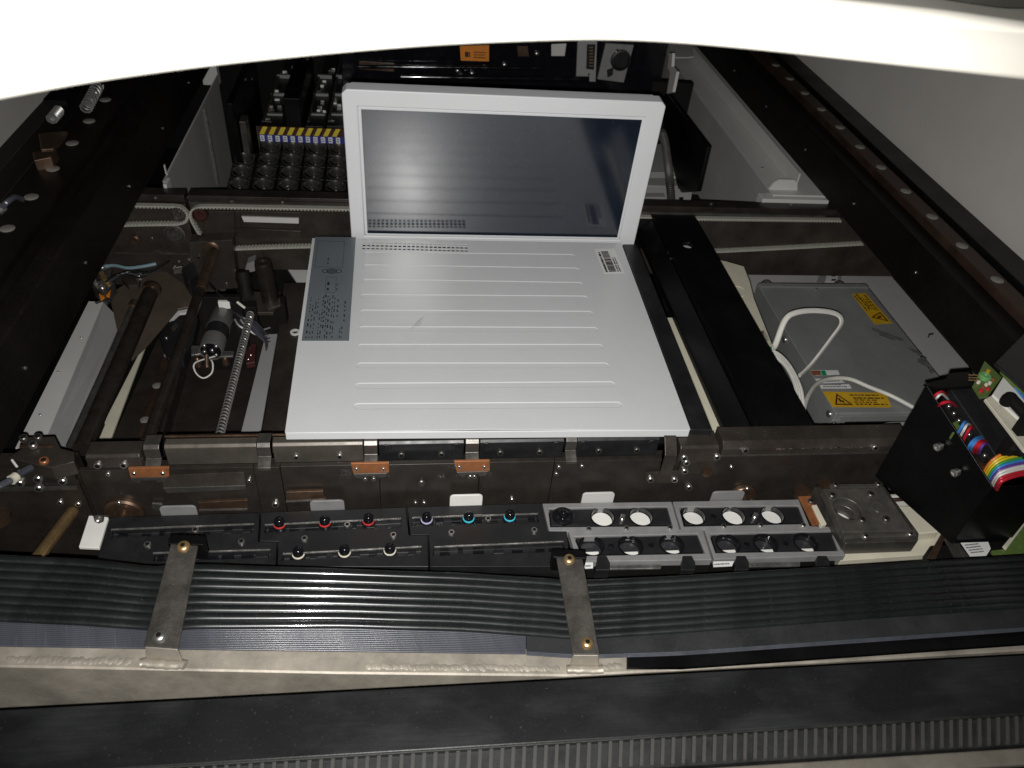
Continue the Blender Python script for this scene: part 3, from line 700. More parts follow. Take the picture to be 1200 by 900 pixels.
# ================================================================ black channel bar, right of the computer
t = thing('channel_bar', P(850, 400, -.03), 'long black steel channel bar lying beside the white computer', 'channel bar')
xa = P(887, 508, .0).x; xb = P(955, 505, .0).x; y0 = .604; y1 = P(815, 250, .0).y
xb = (xb+P(815, 250, .0).x)/2
tp = build(MB().box(xa, xb, y0, y1-.0, -.004, .0), 'web', 'black_paint', t, .0012)
c = P(806, 287, 0); cut(tp, MB().cyl((c.x, c.y, -.02), (c.x, c.y, .02), .0085, n=20))
build(MB().cyl((c.x, c.y, -.024), (c.x, c.y, -.006), .0083, n=20), 'nut', 'sheet_light', t)  # pale colour stands in for metal reflecting inside the hole
build(MB().prism([(xa, y0, -.0045), (xa-.023, y0, -.022), (xa-.023, y0, -.026), (xa, y0, -.009)], (0, y1-.015-y0, 0)), 'flange', 'black_paint', t, .001)
build(MB().box(xa+.0005, xa+.0035, y0, y1-.02, .0004, .0035), 'ridge', 'black_paint', t, .0006)
build(MB().box(xa-.0228, xa-.020, y0, y1-.02, -.031, -.0265), 'side', 'black_paint', t)
build(MB().box(xb-.004, xb, y0, y1-.02, -.06, -.0045), 'side', 'black_paint', t)
build(MB().box(xa-.02, xb-.006, y1-.015, y1-.012, -.06, -.0045), 'end_plate', 'black_paint', t)
for q in ((786, 303), (789, 303)): scr(t, P(*q, 0), (0, 0, 1), SCREW_S, .5)
# cream ducting running below it
t = thing('plastic_duct', P(850, 320, -.1), 'cream plastic duct cover under the black channel bar', 'duct')
mb = MB(); mb.slab([(800, 299), (826, 301), (851, 306), (872, 312), (879, 330), (884, 350), (907, 408), (880, 400), (835, 330)], -.045, .004); build(mb, 'cover', 'cream', t, .0012)
build(MB().slab([(846, 318), (866, 321), (874, 352), (884, 385), (872, 380), (856, 340)], -.0445, -.0018), 'raised_panel', 'cream', t, .0008)
mb = MB(); c = P(864, 341, -.0425); mb.lathe([(.015, 0), (.015, .001), (.013, .001), (.013, 0)], c, (0, 0, 1), 28); mb.f = [f for f in mb.f if len(f) == 4]; build(mb, 'embossed_ring', 'cream', t)
build(MB().slab([(778, 372), (800, 372), (866, 520), (818, 520)], -.036, .004), 'tray', 'cream', t, .0008)
build(MB().slab([(806, 430), (810, 430), (848, 520), (843, 520)], -.0345, .0014), 'tray_rib', 'cream', t, .0004)
build(MB().box(P(840, 450, -.06).x, P(840, 450, -.06).x+.03, .70, .98, -.34, -.0605), 'support', 'base_black', t)

# ================================================================ right bay: white pan, power supply, cables
t = thing('floor_pan', P(1080, 400, -.25), 'white floor pan under the metal power supply', 'pan')
build(MB().slab([(845, 302), (1004, 303), (1008, 308), (1031, 308), (1200, 505), (900, 505)], -.20, .14), 'pan', 'sheet_light', t)
build(MB().slab([(967, 303), (990, 303), (985, 331), (957, 331)], -.195, .0045), 'slide_rail', 'sheet_grey', t)
build(MB().slab([(973, 304), (986, 304), (981, 330), (967, 330)], -.193, .0018), 'slide_label', 'paper', t)
mb = MB()
for k in range(5): mb.slab([(975, 307+k*5), (980, 307+k*5), (979, 309+k*5), (974, 309+k*5)], -.1928, -.0002)
build(mb, 'print', 'ink', t)
mb = MB(); mb.slab([(1088, 391), (1094, 390), (1094, 392), (1088, 393)], -.1995, -.0002); mb.slab([(1087, 395), (1089, 391), (1090, 392), (1088, 396)], -.1993, -.0002); build(mb, 'mark', 'ink', t)
ZP = -.115
psu = thing('power_supply', P(980, 420, -.2), 'galvanised metal power supply box with yellow warning labels', 'power supply')
xl_ = P(963, 457, ZP).x; xr_ = P(1100, 440, ZP).x; yb_ = P(940, 333, ZP).y; yf_ = P(1000, 484, ZP).y
build(MB().box(xl_, xr_, yf_, yb_, -.198, ZP), 'case', 'zinc', psu, .0015)
build(MB().box(xl_+.002, xr_-.002, yb_-.012, yb_-.001, ZP+.0003, ZP+.0022), 'rear_seam', 'zinc', psu, .0006)
build(MB().box(xl_+.008, xr_+.03, yf_-.003, yf_-.0005, -.145, ZP-.004), 'front_lip', 'zinc', psu, .0006)
build(MB().box(xl_+.018, xr_-.005, yf_-.0055, yf_-.0032, -.196, ZP-.014), 'front_recess_shade', 'cavity_shade', psu)  # black slab before the lip, a recess's shade given as colour
scr(psu, PX(966, 487, xl_) if False else V((xl_+.004, yf_-.0015, ZP-.02)), (0, -1, 0), DOME, .9)
for q in ((908, 391), (958, 478)):
    scr(psu, V((xl_, P(*q, ZP).y, ZP-.012)), (-1, 0, 0), DOME)
for q in ((897, 327), (982, 328)):
    c = P(*q, ZP); inst('round_mount', MB().lathe([(.011, -.03), (.011, 0), (.009, .004), (.006, .004), (.005, .001), (0, .001)], n=18).mesh('round_mount', 'steel', 45), psu, V((c.x, yb_+.004, ZP-.006)), (0, -.4, 1), .95)
scr(psu, V((P(957, 340, ZP).x, yb_-.016, ZP)), (0, 0, 1), SCREW_S)
def warn(px, par, frac=.36):
    q = [P(a, b, ZP+.0002) for a, b in px]          # origin, u end, opposite, v end
    s = build(MB().prism(q, (0, 0, .0003)), 'warning_label', 'warn_yellow', par)
    o = q[0]+V((0, 0, .0004)); u = q[1]-q[0]; v_ = q[3]-q[0]; mb = MB()
    def T(a, b): return o+u*a+v_*b
    A, B, C_ = (.06, .13), (.06+frac*.85, .13), (.06+frac*.42, .88)
    G = ((A[0]+B[0]+C_[0])/3, (A[1]+B[1]+C_[1])/3)
    def ins(p, k=.72): return (G[0]+(p[0]-G[0])*k, G[1]+(p[1]-G[1])*k)
    tri = [A, B, C_]
    for i in range(3):
        a, b = tri[i], tri[(i+1) % 3]; mb.prism([T(*a), T(*b), T(*ins(b)), T(*ins(a))], (0, 0, .0002))
    z = [(G[0]-.035, G[1]+.2), (G[0]+.005, G[1]+.16), (G[0]+.0, G[1]+.03), (G[0]+.04, G[1]+.05), (G[0]+.03, G[1]-.18), (G[0]-.0, G[1]-.04), (G[0]-.035, G[1]-.06)]
    mb.prism([T(*p) for p in z], (0, 0, .0002))
    marks(mb, o, u, v_, [(.74, .07, .42, .92), (.54, .08, .45, .97), (.42, .06, .45, .85), (.28, .06, .42, .8), (.14, .07, .42, .96)], h=.0002, seedlen=(.03, .11))
    build(mb, 'print', 'ink_red', s)
warn([(976, 477), (1045, 477.5), (1038, 460.5), (964, 459)], psu)
warn([(1046, 379), (1014, 343.5), (998, 344.5), (1025, 380)], psu)
q = [P(a, b, ZP+.0002) for a, b in ((956, 440), (984, 439), (982, 434), (951, 434))]
s = build(MB().prism(q, (0, 0, .0003)), 'maker_label', 'paper', psu)
build(MB().slab([(949.5, 434.2), (961, 434.2), (963, 439.6), (953, 439.6)], ZP+.0008, .0002), 'orange_field', 'copper_plate', s); build(MB().slab([(961.5, 434.2), (967, 434.2), (969, 439.6), (963.5, 439.6)], ZP+.0008, .0002), 'green_field', 'teal', s)
for pxs in ([(955, 444), (980, 442), (990, 448), (962, 449)], [(961, 451), (995, 450), (998, 455), (962, 455)]):
    s = build(MB().slab(pxs, ZP+.0006, .0004), 'serial_label', 'paper', psu)
    mb = MB(); o = P(pxs[3][0]+3, pxs[3][1]-1.2, ZP+.0007); marks(mb, o, P(pxs[2][0]-4, pxs[2][1]-1.2, ZP+.0007)-o, V((0, .012, 0)), [(.0, .18, 0, .95), (.4, .18, .05, .8)], h=.0002); build(mb, 'print', 'ink_grey', s)
def blob(cx_, cy_, rx, ry, rot):
    pts = []
    for k in range(26):
        a = 2*math.pi*k/26; r_ = 1+.22*math.sin(3*a+cx_)+.13*math.sin(7*a)+random.uniform(-.08, .08)
        u, v_ = rx*r_*math.cos(a), ry*r_*math.sin(a); pts.append((cx_+u*math.cos(rot)-v_*math.sin(rot), cy_+u*math.sin(rot)+v_*math.cos(rot)))
    return pts
for q in ((1040, 393, 19, 3.2, .35), (1074, 413, 9, 2.2, .55), (1082, 424, 8, 4.2, .75), (1091, 434, 5, 2.5, .8)):
    build(MB().slab(blob(*q), ZP+.00045, .0003), 'oil_stain', 'stain', psu)
def flex(name, pts, r, label, m='cable_white', group='white cables on the power supply', ell=1.0):
    tt = thing(name, pts[-1], label, 'cable', group); build(MB().tube(spline(pts, 10), r, 8, ell), 'jacket', m, tt); return tt
flex('cable', [P(900, 412, -.06), P(908, 405, -.06), P(920, 375, -.03), P(934, 366, -.02), P(958, 364, -.02), P(980, 368, -.025), P(986, 378, -.035), P(975, 395, -.06), P(952, 425, -.10), P(937, 440, -.108)], .0042, 'white flat cable standing in a loop over the power supply', ell=.55)
for k in range(3):
    flex('cable', [P(898, 410+k*2, -.06), P(912-k, 415+k*2, -.06), P(926-k*1.5, 430+k, -.06), P(938-k*2.5, 455, -.065), P(942-k*3.5, 482, -.075)], .0028, ('white cable at the power supply side of the curving bundle', 'middle white cable of the curving bundle', 'white cable at the black bar side of the curving bundle')[k])
flex('cable', [P(942, 480, -.075), P(947, 464, -.08), P(957, 450, -.09), P(972, 444, -.098), P(995, 444, -.102), P(1020, 454, -.106), P(1045, 464, -.108), P(1075, 480, -.108)], .0030, 'thin white cable crossing above the yellow warning label')
flex('cable', [P(1012, 512, -.10), P(1025, 504, -.09), P(1042, 499, -.09), P(1062, 498, -.10)], .006, 'thick white cable end below the power supply', ell=.6)
t = thing('terminal_plug', P(898, 395, -.05), 'green terminal plug where the white cables start', 'plug')
build(MB().slab([(890, 388), (896, 386), (905, 402), (905, 410), (898, 405)], -.045, .012), 'body', 'teal', t, .001)

# ================================================================ rear bay: ring holders, strip, feeders
ZC = -.055
def ring_holder():
    t = thing('ring_holder', (0, 0, 0), 'black square holder with shiny round ring in the rear bay rows', 'ring holder', 'ring holders in the rear bay')
    a = .0205
    b = build(MB().box(-a+.0012, a-.0012, -a+.0012, a-.0012, -.03, 0), 'block', 'black_plastic', t, .0012)
    cut(b, MB().cyl((0, 0, -.02), (0, 0, .02), .0185, n=28))
    rg = MB().lathe([(.0183, -.014), (.0183, .001), (.0165, .002), (.0135, -.0035), (.0125, -.014)], n=28); rg.f = [f for f in rg.f if len(f) == 4]
    build(rg, 'ring', 'ring_metal', t, ang=25)
    build(MB().lathe([(.0124, -.018), (.0124, -.014), (.008, -.0125), (0, -.012)], n=24), 'lens', 'lens', t, ang=60)
    return t
proto = ring_holder(); first = True; proto.rotation_euler.x = math.radians(9)
base = P(280, 216, ZC); sx = (P(400, 220, ZC).x-base.x)/4
rows = [P(280, 216, ZC).y, P(286, 201, ZC).y, P(290, 185, ZC).y, P(300, 171, ZC).y]
dyr = (rows[3]-rows[0])/3
for r in range(4):
    for k in range(5):
        if r == 3 and k == 0: continue
        loc = (base.x+k*.0415, rows[0]+r*.0380, ZC+r*.0060)
        lab = 'black ring holder, '+('first', 'second', 'third', 'fourth', 'fifth')[k]+' from the dark sheet panel, '+('in row at rack edge', 'second row from rack edge', 'third row from rack edge', 'in row under hazard strip')[r]
        if first: proto.location = loc; WO[proto] = V(loc); first = False; proto['label'] = lab
        else: copy_tree(proto, None, loc, lab)
yfr = rows[0]-.024
t = thing('holder_rack', (base.x+.08, yfr, ZC-.08), 'dark rack edge in front of the ring holders', 'rack')
build(MB().box(base.x-.03, base.x+.22, yfr-.006, yfr+.2, ZC-.08, ZC-.031), 'tray', 'base_black', t)
for k in range(5): build(MB().box(base.x-.02+k*.0415, base.x-.02+(k+1)*.0415-.0015, yfr-.012, yfr-.0065, ZC-.035, ZC-.006), 'front_tile', 'beam_brown', t, .0008)
build(MB().box(base.x-.03, base.x+.22, yfr-.024, yfr-.0125, ZC-.02, ZC+.004-.012), 'front_strip', 'steel_dark', t, .001)
build(MB().box(base.x-.03, base.x+.22, yfr, yfr+.19, -.34, ZC-.081), 'support', 'base_black', t)
# warning strip
YW = rows[0]+3.58*.0380
t = thing('warning_strip', PY(350, 166, YW), 'yellow and black hazard strip over blue and white number tiles', 'warning strip')
wl = PY(302, 148, YW); wr = PY(402, 152, YW); wm = PY(302, 157, YW); wb = PY(302, 164, YW); X1 = wl.x+.16
build(MB().box(wl.x, X1, YW, YW+.004, wb.z-.002, wl.z), 'backing', 'maroon', t)
wdt = .0165; hh = wl.z-wm.z
for k in range(9):
    x0 = wl.x+.001+k*wdt
    build(MB().prism([(x0, YW-.0002, wm.z), (x0+.0085, YW-.0002, wm.z), (x0+.0085+.008, YW-.0002, wl.z), (x0+.008, YW-.0002, wl.z)], (0, -.0006, 0)), 'stripe', 'hazard_yellow', t)
build(MB().box(wl.x, X1, YW-.0010, YW-.0003, wb.z-.002, wm.z-.0005), 'tile_band', 'blue', t)
for k in range(11):
    x0 = wl.x+.002+k*.0138; tl_ = build(MB().box(x0, x0+.0075, YW-.0018, YW-.0011, wb.z-.001, wm.z-.0015), 'number_tile', 'paper', t)
    mb = MB(); o = V((x0+.001, YW-.0019, wb.z)); marks(mb, o, V((.0055, 0, 0)), V((0, 0, wm.z-wb.z)), [(.15, .15, 0, .9), (.5, .15, .1, .8)], h=.0002, seedlen=(.3, .5)); build(mb, 'print', 'blue', tl_)
build(MB().box(wl.x-.003, wl.x-.0005, YW, YW+.004, ZC-.03, wl.z), 'post', 'steel_dark', t)
build(MB().box(wl.x, X1, YW+.0045, YW+.012, ZC-.09, wb.z+.004), 'rail', 'steel_dark', t)
# feeders
def feeder(px0, px1, label):
    yy = YW+.03; a = PY(px0, 148, yy); b = PY(px1, 148, yy); w_ = b.x-a.x; x0 = a.x
    t = thing('tape_feeder', (a.x+w_/2, yy, a.z-.05), label, 'tape feeder', 'tape feeders behind the hazard strip')
    z0 = a.z-.004
    build(MB().box(x0, x0+w_, yy, yy+.42, z0-.12, z0), 'body', 'black_plastic', t, .002)
    build(MB().box(x0+.002, x0+w_-.002, yy-.003, yy+.016, z0-.006, z0+.006), 'nose', 'black_plastic', t, .001)
    build(MB().box(x0+w_*.2, x0+w_*.8, yy-.004, yy-.0032, z0-.02, z0-.008), 'nose_plate', 'mag_grey', t)
    for k, yo in enumerate((.06, .16, .26)):
        build(MB().box(x0+.002, x0+w_-.004, yy+yo, yy+yo+.008, z0+.0002, z0+.004+.002*k), 'crossbar', 'mag_grey', t, .0012)
    build(MB().box(x0+w_*.08, x0+w_*.2, yy+.02, yy+.4, z0+.0002, z0+.006), 'tape_guide', 'steel_dark', t, .0006)
    for k in range(12):
        xo = x0+w_*random.uniform(.25, .85); yo = yy+random.uniform(.02, .36); s_ = random.uniform(.0025, .005)
        if any(abs(yo-yy-q) < .014 for q in (.06, .16, .26)): continue
        build(MB().box(xo-s_, xo+s_, yo-s_*.5, yo+s_*.5, z0+.0002, z0+random.uniform(.003, .006)), 'latch', random.choice(('steel', 'white_plastic', 'steel_dark', 'steel')), t, .0004)  # random bits; the steel and white ones are added as sparkles
    build(MB().box(x0+w_*.2, x0+w_*.8, yy+.1, yy+.3, -.34, z0-.1205), 'support', 'base_black', t)
    return t
feeder(303, 329, 'black tape feeder at the end of the hazard strip')
feeder(357, 380, 'black tape feeder in the middle beside the tall divider')
feeder(381.5, 404, 'black tape feeder next to the white screen corner')
t = thing('divider_plate', PY(340, 150, YW+.03), 'tall black divider plate between two tape feeders', 'divider plate')
a = PY(334, 148, YW+.03); b = PY(353, 148, YW+.03)
build(MB().box(a.x, b.x, YW+.04, YW+.3, a.z-.1, a.z+.05), 'plate', 'black_paint', t, .002)
build(MB().prism([(a.x, YW+.30, a.z+.055), (a.x+.004, YW+.30, a.z+.058), (b.x, YW+.24, a.z+.054), (b.x-.004, YW+.24, a.z+.051)], (0, .003, .003)), 'edge_clip', 'steel', t)
build(MB().box(a.x, b.x, YW+.05, YW+.2, -.34, a.z-.1005), 'support', 'base_black', t)
# dark block left of the feeders
t = thing('side_frame', P(285, 140, -.1), 'black frame between the dark sheet panel and the feeders', 'frame')
xq = P(262, 200, -.05).x
build(MB().box(xq+.016, xq+.026, 1.36, 1.62, -.2, .06), 'plate', 'black_paint', t, .002)
build(MB().box(xq+.028, xq+.04, 1.38, 1.41, -.34, .02), 'leg', 'steel_dark', t, .002)
for q in ((.05, 1.5), (.0, 1.45), (.03, 1.56)): scr(t, (xq+.026, q[1], q[0]), (1, 0, 0), SCREW_S)

# panel behind the screen
YB = 1.62
t = thing('connector_panel', PY(600, 100, YB), 'dark rear panel with orange label and pale connector plate', 'connector panel')
a = PY(402, 110, YB); b = PY(770, 118, YB)
build(MB().box(a.x, b.x, YB, YB+.02, -.34, PY(600, 20, YB).z), 'panel', 'black_gloss', t, .002)
build(MB().face([(539, 54), (573, 53), (573, 72), (540, 71)], YB-.002, .0015), 'orange_label', 'orange', t)
mb = MB(); o = PY(542, 69, YB-.0022); marks(mb, o, PY(571, 70, YB-.0022)-o, PY(542, 57, YB-.0022)-o, [(.15, .1, .45, .95), (.4, .1, .45, .9), (.65, .1, .45, .95), (.2, .5, .1, .3)], h=.0002); build(mb, 'print', 'ink', t)
build(MB().face([(677, 48), (700, 48), (698, 96), (675, 95)], YB-.008, .007), 'connector_plate', 'sheet_grey', t, .001)
build(MB().face([(688, 52), (698, 52), (696, 82), (687, 81)], YB-.0105, .002), 'slot_connector', 'black_plastic', t, .0008)
mb = MB()
for k in range(7): mb.face([(690.5, 55+k*3.6), (695, 55+k*3.6), (695, 56.4+k*3.6), (690.5, 56.4+k*3.6)], YB-.0112, .0005)
build(mb, 'pins', 'brass', t)
pl2 = build(MB().face([(710, 51), (743, 53), (731, 97), (700, 93)], YB-.008, .007), 'socket_plate', 'mag_grey', t, .001)
c = PY(727, 70, YB-.0085); rg = MB().lathe([(.021, 0), (.021, .006), (.017, .007), (.016, .001), (0, .001)], c, (0, -1, 0), 26); build(rg, 'round_socket', 'black_plastic', t, ang=40)
build(MB().face([(711, 82), (719, 79), (718, 88), (712, 91)], YB-.0092, .001), 'small_socket', 'black_plastic', t)
scr(t, PY(723, 59, YB-.008), me=SCREW); scr(t, PY(690, 87, YB-.008), me=SCREW_S)
build(MB().face([(646, 52), (664, 51), (662, 66), (646, 66)], YB-.004, .003), 'pale_tile', 'sheet_light', t, .003)
build(MB().face([(421, 72), (462, 75), (462, 84), (421, 81)], YB-.002, .0015), 'dim_label', 'bronze', t)
build(MB().face([(606, 54), (618, 54), (620, 66), (607, 66)], YB-.002, .0015), 'dim_tile', 'bronze', t)
for k, (a_, b_) in enumerate(((536, 82), (546, 80), (568, 79), (591, 75), (540, 88), (553, 85), (629, 62))):
    inst('glint_dome', DOME, t, PY(a_, b_, YB-.001), (0, -.75, .66), .9)  # steel domes added as sparkles of reflection on the dark panel
build(MB().cyl(PY(470, 90, YB-.02), PY(690, 93, YB-.02), .006, n=14), 'pipe', 'black_gloss', t)
build(MB().cyl(PY(420, 78, YB-.012), PY(640, 80, YB-.012), .004, n=14), 'thin_pipe', 'black_gloss', t)
# right of the screen: black plate, pale fixtures, hose
t = thing('cover_flap', P(810, 220, -.05), 'black flap plate against the pale sheet panel', 'plate')
q = [PX(781, 108, .50), PX(829, 172, .50), PX(817, 224, .50), PX(795, 226, .50), PX(772, 120, .50)]
build(MB().prism(q, (.008, 0, 0)), 'plate', 'black_paint', t, .0015)
build(MB().box(.502, .545, 1.25, 1.30, -.34, -.06), 'support', 'base_black', t)
t = thing('fixture_block', P(790, 235, -.03), 'pale grey stepped fixture block beside the screen edge', 'fixture')
build(MB().slab([(762, 170), (793, 166), (805, 202), (760, 202)], -.05, .03), 'upper_block', 'sheet_grey', t, .0015)
build(MB().slab([(787, 201), (806, 201), (806, 207), (787, 207)], -.045, .03), 'tab', 'sheet_light', t, .001)
build(MB().slab([(755, 209), (811, 209), (813, 219), (755, 217)], -.04, .06), 'middle_block', 'sheet_grey', t, .001)
build(MB().slab([(755, 219.5), (812, 221), (809, 238), (755, 238)], -.04, .07), 'lower_block', 'sheet_light', t, .001)
build(MB().slab([(757, 226), (778, 226), (780, 231), (757, 231)], -.036, .0038), 'slot_plate', 'sheet_grey', t, .0006)
build(MB().slab([(796, 231), (801, 231), (800, 238), (795, 238)], -.0385, .0013), 'slot', 'black_plastic', t)
build(MB().box(.47, .53, 1.16, 1.2, -.34, -.112), 'support', 'base_black', t)
t = thing('corrugated_hose', P(786, 238, 0), 'dark corrugated hose hanging beside the screen', 'hose')
pts = spline([P(777, 158, .04), P(780, 172, .03), P(783, 195, .015), P(785, 215, .005), P(787, 240, -.03)], 14)
mb = MB(); mb.tube(pts, .0062, 10)
for i in range(1, len(pts)-1): mb.lathe([(.0062, -.0012), (.0078, 0), (.0062, .0012)], pts[i], pts[i+1]-pts[i], 10)
build(mb, 'tube', 'hose', t, ang=60)
build(MB().lathe([(.009, 0), (.009, .012), (.006, .014)], pts[0]-V((0, 0, .004)), pts[0]-pts[1], 12), 'fitting', 'steel', t, ang=40)
t = thing('hook_bracket', P(786, 105, .03), 'pale grey hooked bracket above the black flap plate', 'bracket')
q = [PX(784, 62, .50), PX(788, 62, .50), PX(787, 78, .50), PX(793, 84, .50), PX(788, 108, .50), PX(781, 110, .50), PX(785, 85, .50), PX(782, 80, .50)]
build(MB().prism(q, (.006, 0, 0)), 'hook', 'sheet_light', t, .001)
build(MB().slab([(784, 50), (812, 50), (813, 66), (806, 67), (787, 67)], .05, .003), 'arm', 'sheet_light', t, .001)
build(MB().box(.51, .6, 1.6, 1.62, -.34, .045), 'stand', 'base_black', t)

# ================================================================ front conveyor rail
YF = .582
def BX(px, py=528): return PY(px, py, YF).x
fr = t = thing('conveyor_rail', (.1, YF, -.2), 'dark front conveyor rail with clips along the white computer edge', 'conveyor rail', 'conveyor rails')
build(MB().box(BX(97, 560)+.002, BX(838, 555), YF+.003, YF+.018, -.34, -.0268), 'core', 'beam_face', t)
def cap(px0, px1, m, name, y_=.604, zt=.002, yf=.592, zl=-.0262):
    x0, x1 = BX(px0)+.0003, BX(px1)-.0003
    return build(MB().prism([(x0, y_, zl), (x0, y_, zt), (x0, yf+.003, zt), (x0, yf, zt-.003), (x0, yf, zl)], (x1-x0, 0, 0)), name, m, t, .0008)
cap(98, 163, 'beam_brown', 'end_cap', .600, .003, .5785, -.0145)
for a, b in ((187, 298), (316.5, 425)):
    c_ = cap(a, b, 'plate_brown', 'top_plate', zt=.0015)
    build(MB().box(BX(a)-.001, BX(b)+.002, .6042, .6065, .0018, .0042), 'wear_strip', 'bronze', t, .0004)
for a, b in ((443, 545), (563, 663), (678, 775)):
    c_ = cap(a, b, 'black_plastic', 'roller_cover', zt=.0012)
    x0, x1 = BX(a), BX(b)
    build(MB().box(x0+.001, x1-.001, .6043, .6062, .0, .0045), 'bright_strip', 'sheet_light', t, .0003)
    for xx in (x0+.008, x1-.008):
        inst('end_boss', MB().lathe([(.008, -.004), (.008, .0008), (.0075, .0012), (.0018, .0012), (.0016, .0), (0, .0)], n=18).mesh('end_boss', 'black_plastic', 20), t, (xx, .5921, -.0075), (0, -1, 0), .8)
for a, b in ((164, 183), (299, 315), (426, 442), (546, 562), (664, 677)):
    x0, x1 = BX(a), BX(b)
    build(MB().prism([(x0, .607, .0045), (x0, .5925, .0045), (x0, .5885, .001), (x0, .5885, -.012), (x0, .5765, -.0175), (x0, .5765, -.022), (x0, .579, -.0185), (x0, .5915, -.0135), (x0, .5915, .0025), (x0, .607, .0025)], (x1-x0, 0, 0)), 'clip', 'steel_dark', t, .0006)
x0, x1 = BX(777), BX(791)
build(MB().prism([(x0, .603, .007), (x0, .588, .007), (x0, .573, -.008), (x0, .573, -.040), (x0, .5755, -.040), (x0, .5755, -.0065), (x0, .5885, .0045), (x0, .603, .0045)], (x1-x0, 0, 0)), 'clip', 'beam_brown', t, .0006)
cap(793, 838, 'beam_brown', 'end_block', .600, .004, .574, -.018)
build(MB().box(BX(795, 540), BX(836, 540), .5742, .5795, -.040, -.0184), 'end_bracket', 'beam_brown', t, .0008)
# face plates
segs = [97, 300, 331, 445, 561, 646, 776, 838]
for i in range(len(segs)-1):
    pr = (0, .0012, .0003, .0009, .0005, .0013, .0002)[i]
    zz = -.0185
    build(MB().box(BX(segs[i], 560)+.0003, BX(segs[i+1], 560)-.0003, YF-.0028-pr, YF+.0028, -.15, zz), 'face_plate', 'beam_face', t, .0005)
yq = YF-.0042
def fp(px, yy=None): return PY(px[0], px[1], yq if yy is None else yy)
for q in ((111, 543), (142, 543)): scr(t, V((BX(q[0]), .5785, -.009)), (0, -1, .1), SCREW)
for q in (344, 396, 470, 518, 588, 635, 705, 750): scr(t, V((BX(q), .592, -.0165)), (0, -1, 0), SCREW_D if q > 440 else SCREW, .9)
# copper plates with steel hooks
for a, b, c_, d in ((150, 198, 549, 560), (411, 456, 543.5, 555), (532, 574, 541, 553)):
    pltx = build(MB().face([(a, c_), (b, c_-1), (b, d-1), (a+3, d)], YF-.007, .003), 'copper_plate', 'copper_plate', t, .0005)
    for f in (.15, .85): inst('screw', SCREW_S, pltx, fp((a+(b-a)*f, (c_+d)/2), YF-.007), (0, -1, 0), 1.0)
    w_ = b-a
    build(MB().face([(a+3, d+.5), (b-2, d-.5), (b-4, d+4), (b-w_*.3, d+5.5), (b-w_*.3, d+3), (a+w_*.32, d+3.5), (a+w_*.3, d+6.5), (a+5, d+4.5)], YF-.0065, .0022), 'hook_plate', 'steel_dark', t, .0004)
build(MB().face([(757, 554), (795, 552), (795, 566), (770, 566), (756, 564)], YF-.0072, .002), 'corner_plate', 'beam_brown', t, .0005)
for q in ((762, 561), (790, 561)): scr(t, fp(q, YF-.0072))
for q in ((655, 547), (652, 555), (682, 546), (292, 563), (323, 590), (428, 561), (438, 561), (551, 558), (556, 558), (127, 555), (807, 570), (487, 589), (497, 589), (600, 585)):
    scr(t, fp(q, YF-.0042), me=SCREW_S if q[0] not in (323, 807) else SCREW)
for q in ((804, 541), (802, 551)): scr(t, fp(q, .574))
for q in ((800, 530), (838, 529)): scr(t, V((BX(q[0]), .575, -.012)), (0, -1, 0), SCREW)
inst('stud', MB().lathe([(.0045, 0), (.0045, .002), (.0035, .003), (0, .003)], n=14).mesh('stud', 'steel_dark', 40), t, fp((494, 565)), (0, -1, 0))
inst('stud', bpy.data.meshes['stud'], t, fp((826, 549), .574), (0, -1, 0), .8)
# lower windows
build(MB().prism([PY(190, 557, YF-.004), PY(286, 553, YF-.004), PY(288, 568, YF-.009), PY(191, 571, YF-.009)], (0, .003, -.001)), 'inclined_plate', 'beam_brown', t, .0005)
build(MB().face([(191, 572), (288, 569), (288, 574), (196, 578)], YF-.010, .004), 'ledge', 'steel_dark', t, .0006)
for q in ([(232, 589), (290, 586), (290, 596), (233, 597)], [(335, 577), (379, 575.5), (381, 584.5), (335, 587)]):
    build(MB().face(q, YF-.009, .004), 'guide_bar', 'bronze', t, .0006)
    (ax0, ay0), (bx0, by0) = q[3], q[2]
    build(MB().face([(ax0, ay0+.4), (bx0, by0+.4), (bx0, by0+2), (ax0, ay0+2)], YF-.0095, .004), 'guide_edge', 'steel', t)
build(MB().face([(178, 590), (190, 591), (192, 598), (182, 599), (177, 595)], YF-.007, .003), 'hook_plate', 'steel_dark', t, .0006)
def hub(px, py, r, par):
    c = PY(px, py, YF-.004)
    h = build(MB().lathe([(r, -.001), (r, .003), (r*.9, .005), (r*.82, .005), (r*.8, .001), (r*.5, .001), (r*.48, .006), (r*.25, .006), (r*.22, .012), (0, .012)], c, (0, -1, 0), 32), 'bearing_hub', 'bronze', par, ang=40)
    for k in range(3):
        a = math.radians(90+120*k); inst('screw', SCREW_S, h, c+V((r*.93*math.cos(a), -.0045, r*.93*math.sin(a))), (0, -1, 0), 1)
hub(146, 599, .021, t)
